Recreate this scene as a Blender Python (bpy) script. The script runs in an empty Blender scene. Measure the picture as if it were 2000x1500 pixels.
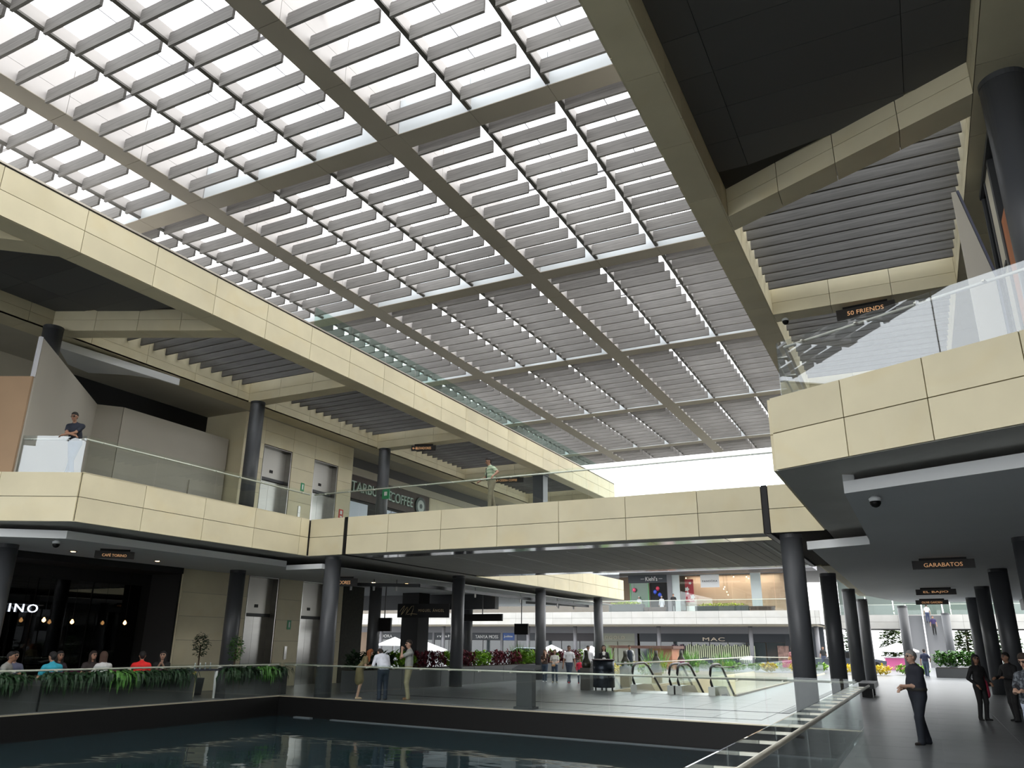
import bpy, math, random
import numpy as np
from mathutils import Vector, Matrix

random.seed(7)
RNG = np.random.default_rng(5)
SC = bpy.context.scene
COL = SC.collection

# ------------------------------------------------------------------ camera, sky, exposure
def set_camera():
    f, pi, ya, ro = 1516.58, 0.322544, 0.471752, 0.0107982
    fwd = Vector((-math.sin(ya), math.cos(ya), 0)); right = Vector((math.cos(ya), math.sin(ya), 0)); up = Vector((0, 0, 1))
    fw = fwd * math.cos(pi) + up * math.sin(pi)
    u = up * math.cos(pi) - fwd * math.sin(pi)
    r2 = right * math.cos(ro) + u * math.sin(ro)
    u2 = u * math.cos(ro) - right * math.sin(ro)
    cam = bpy.data.cameras.new('camera')
    cam.sensor_fit = 'HORIZONTAL'; cam.sensor_width = 36; cam.lens = f / 2000 * 36
    cam.clip_start = 0.05; cam.clip_end = 600
    o = bpy.data.objects.new('camera', cam); COL.objects.link(o)
    m = Matrix((r2, u2, -fw)).transposed().to_4x4()
    m.translation = Vector((0, 0, 1.7))
    o.matrix_world = m
    SC.camera = o
set_camera()

def set_world():
    w = bpy.data.worlds.new('overcast_sky'); SC.world = w; w.use_nodes = True
    nt = w.node_tree; nt.nodes.clear()
    out = nt.nodes.new('ShaderNodeOutputWorld'); bg = nt.nodes.new('ShaderNodeBackground')
    bg.inputs['Color'].default_value = (0.97, 0.985, 1.0, 1); bg.inputs['Strength'].default_value = 2.1
    nt.links.new(bg.outputs[0], out.inputs[0])
set_world()
SUN = bpy.data.lights.new('sun', 'SUN'); SUN.energy = 1.0; SUN.angle = math.radians(60); SUN.color = (1.0, 0.95, 0.86)
so = bpy.data.objects.new('sun', SUN); COL.objects.link(so)
so.rotation_euler = Vector((-0.72, -0.06, -0.69)).to_track_quat('-Z', 'Y').to_euler()
vs = SC.view_settings
vs.view_transform = 'Standard'; vs.look = 'None'; vs.exposure = 0.85; vs.gamma = 1.0; vs.use_curve_mapping = False

# ------------------------------------------------------------------ materials
MATS = {}
def nodes(name):
    m = bpy.data.materials.new(name); m.use_nodes = True
    nt = m.node_tree
    return m, nt, nt.nodes['Principled BSDF']

def mat(name, col, rough=0.6, metal=0.0, vary=0.0, scale=3.0, stretch=(1, 1, 1), bump=0.0, spec=None, emit=0.0, rand=0.0, coords='Object', detail=4.0, alpha=None):
    if name in MATS: return MATS[name]
    m, nt, b = nodes(name)
    N, L = nt.nodes, nt.links
    b.inputs['Roughness'].default_value = rough; b.inputs['Metallic'].default_value = metal
    b.inputs['Base Color'].default_value = (*col, 1)
    if spec is not None: b.inputs['Specular IOR Level'].default_value = spec
    src = None
    if vary or bump:
        tc = N.new('ShaderNodeTexCoord'); mp = N.new('ShaderNodeMapping'); mp.inputs['Scale'].default_value = stretch
        L.new(tc.outputs[coords], mp.inputs[0])
        nz = N.new('ShaderNodeTexNoise'); nz.inputs['Scale'].default_value = scale; nz.inputs['Detail'].default_value = detail
        L.new(mp.outputs[0], nz.inputs['Vector'])
        if vary:
            mr = N.new('ShaderNodeMapRange'); mr.inputs[1].default_value = 0.25; mr.inputs[2].default_value = 0.75
            mr.inputs[3].default_value = 1 - vary; mr.inputs[4].default_value = 1 + vary
            L.new(nz.outputs[0], mr.inputs[0])
            src = mr.outputs[0]
        if bump:
            bp = N.new('ShaderNodeBump'); bp.inputs['Strength'].default_value = bump; bp.inputs['Distance'].default_value = 0.02
            L.new(nz.outputs[0], bp.inputs['Height']); L.new(bp.outputs[0], b.inputs['Normal'])
    if rand:
        oi = N.new('ShaderNodeObjectInfo'); mr = N.new('ShaderNodeMapRange')
        mr.inputs[3].default_value = 1 - rand; mr.inputs[4].default_value = 1 + rand
        L.new(oi.outputs['Random'], mr.inputs[0])
        if src is None: src = mr.outputs[0]
        else:
            mu = N.new('ShaderNodeMath'); mu.operation = 'MULTIPLY'; L.new(src, mu.inputs[0]); L.new(mr.outputs[0], mu.inputs[1]); src = mu.outputs[0]
    if src is not None:
        vm = N.new('ShaderNodeVectorMath'); vm.operation = 'SCALE'; vm.inputs[0].default_value = col
        L.new(src, vm.inputs['Scale']); L.new(vm.outputs[0], b.inputs['Base Color'])
    if emit:
        b.inputs['Emission Color'].default_value = (*col, 1); b.inputs['Emission Strength'].default_value = emit
    MATS[name] = m
    return m

def stone(name, col, stain):
    m, nt, b = nodes(name); N, L = nt.nodes, nt.links
    b.inputs['Roughness'].default_value = 0.55; b.inputs['Specular IOR Level'].default_value = 0.3
    tc = N.new('ShaderNodeTexCoord'); oi = N.new('ShaderNodeObjectInfo')
    off = N.new('ShaderNodeVectorMath'); off.operation = 'ADD'; L.new(tc.outputs['Object'], off.inputs[0])
    mul = N.new('ShaderNodeMath'); mul.operation = 'MULTIPLY'; mul.inputs[1].default_value = 60; L.new(oi.outputs['Random'], mul.inputs[0]); L.new(mul.outputs[0], off.inputs[1])
    n1 = N.new('ShaderNodeTexNoise'); n1.inputs['Scale'].default_value = 0.9; n1.inputs['Detail'].default_value = 5; L.new(off.outputs[0], n1.inputs['Vector'])
    n2 = N.new('ShaderNodeTexNoise'); n2.inputs['Scale'].default_value = 0.6; n2.inputs['Detail'].default_value = 2; n2.inputs['Distortion'].default_value = 1.5; L.new(off.outputs[0], n2.inputs['Vector'])
    r = N.new('ShaderNodeMapRange'); r.inputs[1].default_value = 0.55; r.inputs[2].default_value = 0.8; r.inputs[3].default_value = 0; r.inputs[4].default_value = 0.45; L.new(n2.outputs[0], r.inputs[0])
    mx = N.new('ShaderNodeMix'); mx.data_type = 'RGBA'; mx.inputs['A'].default_value = (*col, 1); mx.inputs['B'].default_value = (*stain, 1); L.new(r.outputs[0], mx.inputs['Factor'])
    mr = N.new('ShaderNodeMapRange'); mr.inputs[1].default_value = 0.3; mr.inputs[2].default_value = 0.7; mr.inputs[3].default_value = 0.93; mr.inputs[4].default_value = 1.05; L.new(n1.outputs[0], mr.inputs[0])
    rr = N.new('ShaderNodeMapRange'); rr.inputs[3].default_value = 0.95; rr.inputs[4].default_value = 1.04; L.new(oi.outputs['Random'], rr.inputs[0])
    mm = N.new('ShaderNodeMath'); mm.operation = 'MULTIPLY'; L.new(mr.outputs[0], mm.inputs[0]); L.new(rr.outputs[0], mm.inputs[1])
    vm = N.new('ShaderNodeVectorMath'); vm.operation = 'SCALE'; L.new(mx.outputs['Result'], vm.inputs[0]); L.new(mm.outputs[0], vm.inputs['Scale'])
    L.new(vm.outputs[0], b.inputs['Base Color'])
    MATS[name] = m
    return m

def glass(name, tint=(0.93, 0.97, 0.95), base=0.05, top=0.9):
    m = bpy.data.materials.new(name); m.use_nodes = True; nt = m.node_tree; nt.nodes.clear(); N, L = nt.nodes, nt.links
    out = N.new('ShaderNodeOutputMaterial'); mix = N.new('ShaderNodeMixShader'); tr = N.new('ShaderNodeBsdfTransparent'); gl = N.new('ShaderNodeBsdfGlossy')
    tr.inputs[0].default_value = (*tint, 1); gl.inputs['Roughness'].default_value = 0.0; gl.inputs['Color'].default_value = (0.95, 0.98, 1, 1)
    g = N.new('ShaderNodeNewGeometry'); d = N.new('ShaderNodeVectorMath'); d.operation = 'DOT_PRODUCT'
    L.new(g.outputs['Incoming'], d.inputs[0]); L.new(g.outputs['Normal'], d.inputs[1])
    ab = N.new('ShaderNodeMath'); ab.operation = 'ABSOLUTE'; L.new(d.outputs['Value'], ab.inputs[0])
    sb = N.new('ShaderNodeMath'); sb.operation = 'SUBTRACT'; sb.inputs[0].default_value = 1; L.new(ab.outputs[0], sb.inputs[1])
    pw = N.new('ShaderNodeMath'); pw.operation = 'POWER'; pw.inputs[1].default_value = 5; L.new(sb.outputs[0], pw.inputs[0])
    ma = N.new('ShaderNodeMath'); ma.operation = 'MULTIPLY_ADD'; ma.inputs[1].default_value = top; ma.inputs[2].default_value = base; L.new(pw.outputs[0], ma.inputs[0])
    L.new(ma.outputs[0], mix.inputs[0]); L.new(tr.outputs[0], mix.inputs[1]); L.new(gl.outputs[0], mix.inputs[2]); L.new(mix.outputs[0], out.inputs[0])
    MATS[name] = m
    return m

M_STONE = stone('cream_stone', (0.70, 0.635, 0.445), (0.66, 0.55, 0.31))
M_STONEW = stone('pale_stone', (0.45, 0.445, 0.42), (0.43, 0.41, 0.36))
M_BACK = mat('joint_shadow_backing', (0.05, 0.045, 0.04), 0.9)
M_PLAST = mat('grey_plaster', (0.50, 0.47, 0.385), 0.85, vary=0.05, scale=1.2)
M_CEIL = mat('white_ceiling_plaster', (0.72, 0.74, 0.75), 0.8, vary=0.03, scale=0.6)
M_CEILD = mat('dark_soffit_board', (0.115, 0.115, 0.112), 0.85, rand=0.12)
M_SOFG = mat('grey_soffit_board', (0.55, 0.54, 0.50), 0.7, vary=0.06, scale=1.0)
M_STEEL = mat('column_steel_paint', (0.075, 0.079, 0.087), 0.42, vary=0.05, scale=1.5, spec=0.5)
M_RAILM = mat('brushed_handrail_metal', (0.72, 0.70, 0.62), 0.35, 0.35)
M_BEAM = mat('bronze_beam_cladding', (0.37, 0.335, 0.275), 0.6, vary=0.05, scale=1.0)
M_BEAMW = mat('pale_beam_side_cladding', (0.44, 0.42, 0.41), 0.6, vary=0.03, scale=1.0)
M_RAIL = mat('dark_louvre_rail_metal', (0.09, 0.085, 0.075), 0.5)
M_WHITEM = mat('white_painted_steel', (0.62, 0.62, 0.66), 0.4)
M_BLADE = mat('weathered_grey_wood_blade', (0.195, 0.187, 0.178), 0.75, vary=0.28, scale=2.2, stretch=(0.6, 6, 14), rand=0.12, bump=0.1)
M_BLADEC = mat('shaded_wood_coffer_blade', (0.135, 0.13, 0.123), 0.75, vary=0.28, scale=2.2, stretch=(0.6, 6, 14), rand=0.12, bump=0.1)  # darker copy of the blade wood, dimmer coffer light put into its colour
M_FLOOR = mat('polished_grey_stone_floor', (0.15, 0.158, 0.166), 0.3, vary=0.16, scale=1.6, rand=0.1, spec=0.55)
M_BLACK = mat('black_granite', (0.006, 0.006, 0.006), 0.45, spec=0.25)
M_DARK = mat('dark_interior', (0.014, 0.014, 0.014), 0.8)
M_DKMET = mat('dark_grey_metal', (0.05, 0.053, 0.058), 0.5)
M_GLASS = glass('railing_glass', (0.94, 0.97, 0.955), 0.03, 0.8)
M_GLASSR = glass('roof_glass', (0.99, 0.99, 0.99), 0.01, 0.3)
M_GLASSG = glass('green_screen_glass', (0.80, 0.90, 0.86), 0.09, 0.9)
M_GLASST = glass('dimming_roof_glass', (0.84, 0.85, 0.86), 0.05, 0.6)  # tint added to dim the sky light falling into the coffers
M_ROOFT = mat('pale_roof_gravel', (0.5, 0.48, 0.44), 0.9, vary=0.1, scale=4)
M_STAIN = mat('stainless_steel', (0.34, 0.335, 0.32), 0.28, 1.0, vary=0.06, scale=0.9, stretch=(1, 1, 6))
M_SIGN = mat('dark_brown_sign_board', (0.025, 0.022, 0.02), 0.5)
M_LETTER = mat('copper_sign_lettering', (0.9, 0.5, 0.24), 0.5, emit=0.22)
M_WHITE = mat('white_lettering', (0.85, 0.85, 0.85), 0.5)
M_GOLD = mat('gold_lettering', (0.72, 0.58, 0.33), 0.4)

# ------------------------------------------------------------------ mesh helpers
OFF = {}
def offs(p):
    if p is None: return (0, 0, 0)
    if p.name in OFF: return OFF[p.name]
    q = offs(p.parent); return tuple(q[i] + p.location[i] for i in range(3))
ORD = 'first second third fourth fifth sixth seventh eighth ninth tenth eleventh twelfth thirteenth fourteenth fifteenth sixteenth seventeenth eighteenth nineteenth twentieth twenty-first twenty-second twenty-third twenty-fourth twenty-fifth twenty-sixth twenty-seventh twenty-eighth twenty-ninth thirtieth'.split()
class MB:
    def __init__(s): s.v = []; s.f = []
    def add(s, vs, fs):
        n = len(s.v); s.v += [tuple(p) for p in vs]; s.f += [tuple(i + n for i in f) for f in fs]; return s
    def box(s, x0, x1, y0, y1, z0, z1):
        return s.add([(x0, y0, z0), (x1, y0, z0), (x1, y1, z0), (x0, y1, z0), (x0, y0, z1), (x1, y0, z1), (x1, y1, z1), (x0, y1, z1)],
                     [(3, 2, 1, 0), (4, 5, 6, 7), (0, 1, 5, 4), (1, 2, 6, 5), (2, 3, 7, 6), (3, 0, 4, 7)])
    def cbox(s, c, d): return s.box(c[0] - d[0] / 2, c[0] + d[0] / 2, c[1] - d[1] / 2, c[1] + d[1] / 2, c[2] - d[2] / 2, c[2] + d[2] / 2)
    def prism(s, poly, z0, z1):
        a = sum(poly[i][0] * poly[(i + 1) % len(poly)][1] - poly[(i + 1) % len(poly)][0] * poly[i][1] for i in range(len(poly)))
        if a < 0: poly = poly[::-1]
        n = len(poly)
        return s.add([(x, y, z0) for x, y in poly] + [(x, y, z1) for x, y in poly],
                     [tuple(range(n - 1, -1, -1)), tuple(range(n, 2 * n))] + [(i, (i + 1) % n, n + (i + 1) % n, n + i) for i in range(n)])
    def bar(s, p, q, w, z0, z1):
        p = Vector(p[:2]); q = Vector(q[:2]); d = (q - p).normalized(); n = Vector((-d.y, d.x)) * w / 2
        return s.prism([tuple(p - n), tuple(q - n), tuple(q + n), tuple(p + n)], z0, z1)
    def tube(s, pts, r, n=8, r2=None, cap=True):
        pts = [Vector(p) for p in pts]; k = len(pts); vs = []
        ref = None
        for i, p in enumerate(pts):
            t = (pts[min(i + 1, k - 1)] - pts[max(i - 1, 0)]).normalized()
            if ref is None:
                ref = Vector((0, 0, 1)) if abs(t.z) < 0.9 else Vector((1, 0, 0))
            a = t.cross(ref).normalized(); b = t.cross(a); ref = -b if False else ref
            rr = r if r2 is None else r + (r2 - r) * i / (k - 1)
            vs += [tuple(p + (a * math.cos(2 * math.pi * j / n) + b * math.sin(2 * math.pi * j / n)) * rr) for j in range(n)]
        fs = [(i * n + j, i * n + (j + 1) % n, (i + 1) * n + (j + 1) % n, (i + 1) * n + j) for i in range(k - 1) for j in range(n)]
        if cap: fs += [tuple(range(n - 1, -1, -1)), tuple(range((k - 1) * n, k * n))]
        return s.add(vs, fs)
    def lathe(s, c, prof, n=20):
        vs = [(c[0] + r * math.cos(2 * math.pi * j / n), c[1] + r * math.sin(2 * math.pi * j / n), c[2] + z) for r, z in prof for j in range(n)]
        k = len(prof)
        fs = [(i * n + j, i * n + (j + 1) % n, (i + 1) * n + (j + 1) % n, (i + 1) * n + j) for i in range(k - 1) for j in range(n)]
        fs += [tuple(range(n - 1, -1, -1)), tuple(range((k - 1) * n, k * n))]
        return s.add(vs, fs)
    def build(s, name, m, parent=None, smooth=False):
        o = offs(parent)
        me = bpy.data.meshes.new(name)
        me.from_pydata([(x - o[0], y - o[1], z - o[2]) for x, y, z in s.v], [], s.f); me.update()
        if m: me.materials.append(m)
        if smooth: me.polygons.foreach_set('use_smooth', [True] * len(me.polygons))
        ob = bpy.data.objects.new(name, me); COL.objects.link(ob)
        if parent: ob.parent = parent
        return ob

def inst(name, me, loc, rz=0.0, parent=None, scale=None):
    o = offs(parent)
    ob = bpy.data.objects.new(name, me); COL.objects.link(ob)
    ob.location = (loc[0] - o[0], loc[1] - o[1], loc[2] - o[2]); ob.rotation_euler = (0, 0, rz)
    if scale: ob.scale = scale
    if parent: ob.parent = parent
    return ob

def thing(name, label, cat, loc=(0, 0, 0), group=None, kind=None, rz=0.0):
    o = bpy.data.objects.new(name, None); COL.objects.link(o); o.location = loc; o.rotation_euler = (0, 0, rz); o.empty_display_size = 0.2
    OFF[o.name] = tuple(loc) if rz == 0.0 else (0, 0, 0)
    tag(o, label, cat, group, kind)
    return o
def tag(o, label, cat, group=None, kind=None):
    o['label'] = label
    if cat: o['category'] = cat
    if group: o['group'] = group
    if kind: o['kind'] = kind
    return o
def struct(name, label, cat, loc=(0, 0, 0)): return thing(name, label, cat, loc, kind='structure')

_pm = {}
def box_mesh(name, w, t, h, m):
    k = (name, round(w, 3), round(t, 3), round(h, 3), m.name)
    if k not in _pm:
        b = MB(); e = min(0.006, w / 4, t / 4, h / 4)
        # box with a softened front edge, centred in x and z, front face at y = -t/2
        b.box(-w / 2, w / 2, -t / 2, t / 2, -h / 2, h / 2)
        me = bpy.data.meshes.new(name); me.from_pydata(b.v, [], b.f); me.update(); me.materials.append(m); _pm[k] = me
    return _pm[k]

def clad(parent, p, q, zs, seams, m, t=0.05, gap=0.016, name='panel', out=0.0):
    """stone panels along p->q (outer side on the right-hand side of the direction), rows from the list of heights zs"""
    p = Vector(p[:2]); q = Vector(q[:2]); d = q - p; Ln = d.length; d.normalize(); n = Vector((d.y, -d.x))
    s = [0.0] + [x for x in seams if 0.05 < x < Ln - 0.05] + [Ln]
    rz = math.atan2(d.y, d.x)
    for a, b in zip(s[:-1], s[1:]):
        for z0, z1 in zip(zs[:-1], zs[1:]):
            c = p + d * (a + b) / 2 + n * (t / 2 + out)
            inst(name, box_mesh(name, b - a - gap, t, z1 - z0 - gap, m), (c.x, c.y, (z0 + z1) / 2), rz, parent)

# lettering, all made in one go
TXT = {}
def make_texts(strings):
    obs = []
    for s, spacing in strings:
        c = bpy.data.curves.new('lettering', 'FONT'); c.body = s; c.size = 1.0; c.extrude = 0.02; c.align_x = 'CENTER'; c.align_y = 'CENTER'; c.resolution_u = 3; c.space_character = spacing
        o = bpy.data.objects.new('lettering', c); COL.objects.link(o); obs.append((s, o, c))
    dg = bpy.context.evaluated_depsgraph_get(); dg.update()
    for s, o, c in obs:
        TXT[s] = bpy.data.meshes.new_from_object(o.evaluated_get(dg)); TXT[s].name = 'lettering'
    for s, o, c in obs:
        bpy.data.objects.remove(o); bpy.data.curves.remove(c)
def text(s, loc, width, m, parent, facing=(0, -1), height=None, depth=0.02):
    """lettering standing upright, read from the side it faces, scaled to the given width"""
    me = TXT[s].copy(); me.materials.clear(); me.materials.append(m)
    xs = [v.co.x for v in me.vertices]; ys = [v.co.y for v in me.vertices]
    w = max(xs) - min(xs); h = max(ys) - min(ys); k = width / w; kh = k if height is None else height / h
    f = Vector(facing).normalized(); r = Vector((-f.y, f.x))
    cx = (max(xs) + min(xs)) / 2; cy = (max(ys) + min(ys)) / 2
    for v in me.vertices:
        x, y, z = (v.co.x - cx) * k, (v.co.y - cy) * kh, v.co.z / 0.02 * depth
        v.co = (r.x * x + f.x * z, r.y * x + f.y * z, y)
    me.update()
    return inst('lettering', me, loc, 0, parent)
make_texts([('CAFÉ TORINO', 1), ('TORINO', 1.25), ('ELEVADORES', 1), ('MIGUEL ÁNGEL', 1.3), ('GARABATOS', 1), ('EL BAJIO', 1), ('OLIVE GARDEN', 1), ('50 FRIENDS', 1),
            ("Kiehl's", 1), ('PANDÓRA', 1.15), ('MAC', 1.1), ('DGOLD', 1.2), ('iADORA', 1), ('BARRO', 1), ('mshop', 1), ('TANYA MOSS', 1), ('Juditte', 1), ('STARBUCKS', 1), ('COFFEE', 1),
            ('NECESITAS', 1), ('DINERO?', 1), ('LA CESERA COFFEE', 1)])

# ------------------------------------------------------------------ the building
GY = [4.5, 12.8, 21.1, 29.4, 37.7, 46.0]
ZB, ZT = 4.42, 5.65        # upper floor fascia
RB, RT = 10.42, 11.63      # roof edge beams
PL = [(-18.66, 20.45), (-1.42, 19.05)]   # far edge of the pool

def poolY(x):
    (x0, y0), (x1, y1) = PL
    return y0 + (y1 - y0) * (x - x0) / (x1 - x0)

def ground():
    fl = struct('floor', 'polished dark grey stone floor around the pool', 'floor')
    b = MB()
    EX0, EX1, EY0, EY1 = -10.75, -6.35, 30.2, 58.0
    b.prism([(-70, -30), (-18.66, -30), (-18.66, 20.45), (-18.66, 110), (-70, 110)], -0.4, 0)
    b.prism([(-1.42, -30), (30, -30), (30, 110), (-1.42, 110)], -0.4, 0)
    b.prism([(-18.66, 20.45), (-1.42, 19.05), (-1.42, EY0), (-18.66, EY0)], -0.4, 0)
    b.prism([(-18.66, EY0), (EX0, EY0), (EX0, 110), (-18.66, 110)], -0.4, 0)
    b.prism([(EX1, EY0), (-1.42, EY0), (-1.42, 110), (EX1, 110)], -0.4, 0)
    b.prism([(EX0, EY1), (EX1, EY1), (EX1, 110), (EX0, 110)], -0.4, 0)
    b.build('subfloor', M_FLOOR, fl)
    # paving slabs of the plaza in front of the pool and of the arcade
    def slabs(x0, x1, y0, y1, nx, ny, keep=lambda x, y: True):
        w = (x1 - x0) / nx; h = (y1 - y0) / ny
        for i in range(nx):
            for j in range(ny):
                cx, cy = x0 + (i + .5) * w, y0 + (j + .5) * h
                if keep(cx, cy): inst('tile', box_mesh('tile', w - .012, h - .012, .008, M_FLOOR), (cx, cy, .004), 0, fl)
    slabs(-17.0, -3.8, 20.95, 23.3, 11, 2)
    slabs(-17.0, -3.8, 23.5, 29.7, 11, 4)
    slabs(-1.3, 5.3, 6.0, 31.2, 5, 14)
    # dark drainage line let into the paving
    d = struct('trim_1', 'dark drain line set flush into the grey plaza paving', 'drain')
    MB().box(-17.0, -3.62, 23.34, 23.42, 0, .012).build('channel', M_BLACK, d)
    MB().box(-3.72, -3.5, 23.34, 44, 0, .012).build('channel', M_BLACK, d)
    # pool
    pw = struct('wall_pool', 'black granite wall around the sunken pool', 'pool wall')
    b = MB()
    b.prism([(-18.66, -30), (-18.60, -30), (-18.60, 20.39), (-18.66, 20.45)], -1.2, .03)
    b.build('kerb', M_BLACK, pw)
    MB().prism([(-18.66, 20.45), (-18.60, 20.39), (-1.42, 18.99), (-1.42, 19.05)], -1.2, .03).build('kerb', M_BLACK, pw)
    MB().box(-1.48, -1.42, -30, 19.0, -1.2, .03).build('kerb', M_BLACK, pw)
    M_TRIMP = mat('pale_metal_edge_trim', (0.55, 0.5, 0.38), 0.35, 0.6)
    MB().prism([(-18.70, -10), (-18.60, -10), (-18.60, 20.39), (-18.70, 20.49)], .03, .055).build('edge_strip', M_TRIMP, pw)
    MB().prism([(-18.70, 20.49), (-18.60, 20.39), (-1.42, 18.99), (-1.42, 19.09)], .03, .055).build('edge_strip', M_TRIMP, pw)
    m, nt, bs = nodes('dark_rippled_pool_water'); N, L = nt.nodes, nt.links
    bs.inputs['Base Color'].default_value = (0.012, 0.024, 0.029, 1); bs.inputs['Roughness'].default_value = 0.04; bs.inputs['IOR'].default_value = 1.33
    tc = N.new('ShaderNodeTexCoord'); mp = N.new('ShaderNodeMapping'); mp.inputs['Scale'].default_value = (1, 1.6, 1); L.new(tc.outputs['Object'], mp.inputs[0])
    nz = N.new('ShaderNodeTexNoise'); nz.inputs['Scale'].default_value = 0.9; nz.inputs['Detail'].default_value = 2; L.new(mp.outputs[0], nz.inputs['Vector'])
    bp = N.new('ShaderNodeBump'); bp.inputs['Strength'].default_value = 0.16; bp.inputs['Distance'].default_value = 0.05; L.new(nz.outputs[0], bp.inputs['Height']); L.new(bp.outputs[0], bs.inputs['Normal'])
    w = MB().prism([(-18.60, -30), (-1.48, -30), (-1.48, 18.99), (-18.60, 20.39)], -.75, -.53).build('pool_water', m)
    tag(w, 'dark still pool water with faint ripples and reflections', 'water', kind='structure')
    # stone ledge just under the water line at the far wall
    lg = struct('trim_2', 'thin grey ledge at the water line of the far pool wall', 'ledge')
    MB().prism([(-16.2, 20.13), (-1.6, 18.95), (-1.6, 18.83), (-16.2, 20.01)], -.6, -.51).build('ledge', mat('wet_grey_ledge', (.11, .13, .14), .4), lg)
    MB().prism([(-17.7, 20.25), (-17.0, 20.19), (-17.0, 20.05), (-17.7, 20.11)], -.6, -.50).build('ledge', MATS['wet_grey_ledge'], lg)
ground()

def column(x, y, z0, z1, label, r=.27, square=False):
    o = struct('column', label, 'column', (x, y, z0))
    if square: MB().box(x - .3, x + .3, y - .3, y + .3, z0, z1 - .12).build('shaft', M_STEEL, o)
    else: MB().lathe((x, y, z0), [(r, 0), (r, z1 - z0 - .1)], 32).build('shaft', M_STEEL, o, True)
    if square: MB().prism([(x - .36, y - .36), (x + .36, y - .36), (x + .36, y + .36), (x - .36, y + .36)], z1 - .12, z1).build('collar', M_DKMET, o)
    else: MB().lathe((x, y, z1 - .1), [(r + .005, 0), (r + .005, .1)], 32).build('collar', M_DKMET, o)
    for p in o.children:
        for pl in p.data.polygons:
            if len(pl.vertices) > 4: pl.use_smooth = False
    return o

XO, XI, XR, XQ = -21.75, -17.45, -2.72, 2.32
for i, y in enumerate(GY[1:]):
    n = ['first', 'second', 'third', 'fourth', 'fifth'][i]
    if y < 40: column(XO, y, 0, 4.1, f'dark round ground column of the inner left gallery row, {n} from the pool end')
    if i >= 1: column(XI, y, 0, ZB, f'dark round column of the row along the left gallery edge, {["","beside the pool corner","behind the pool corner column","beside the red planter","under the end of the far slab"][i]}')
    if i >= 1: column(XR, y, 0, 4.1 if i > 1 else ZB, f'dark round column on the plaza side of the right arcade, {["","nearest one under the bridge","second one from the bridge","third one from the bridge","fourth one from the bridge"][i]}')
    if i >= 1: column(XQ, y, 0, 4.1, f'dark leaning round column on the shop side of the right arcade, {["", "nearest the frame edge", "second from the frame edge", "third from the frame edge", "last before the open plaza"][i]}')
column(-1.0, 54.0, 0, 4.1, 'slim dark column in the middle of the far arcade end')
column(1.5, 66.0, 0, 4.1, 'slim dark column at the far arcade end beside the escalator')
column(XO, 12.8, ZT, RB, 'dark upper column behind the tall site hoarding')
column(XO, 21.1, ZT, RB, 'dark upper round column left of the first lift door')
column(XO, 29.4, ZT, RB, 'dark upper round column in front of the coffee shop')
column(XI, 37.7, ZT, RB, 'dark square upper column under the left roof beam', square=True)
column(XQ, 12.8, ZT, RB, 'large dark upper column by the wood panelled shop front', r=.34)

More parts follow.
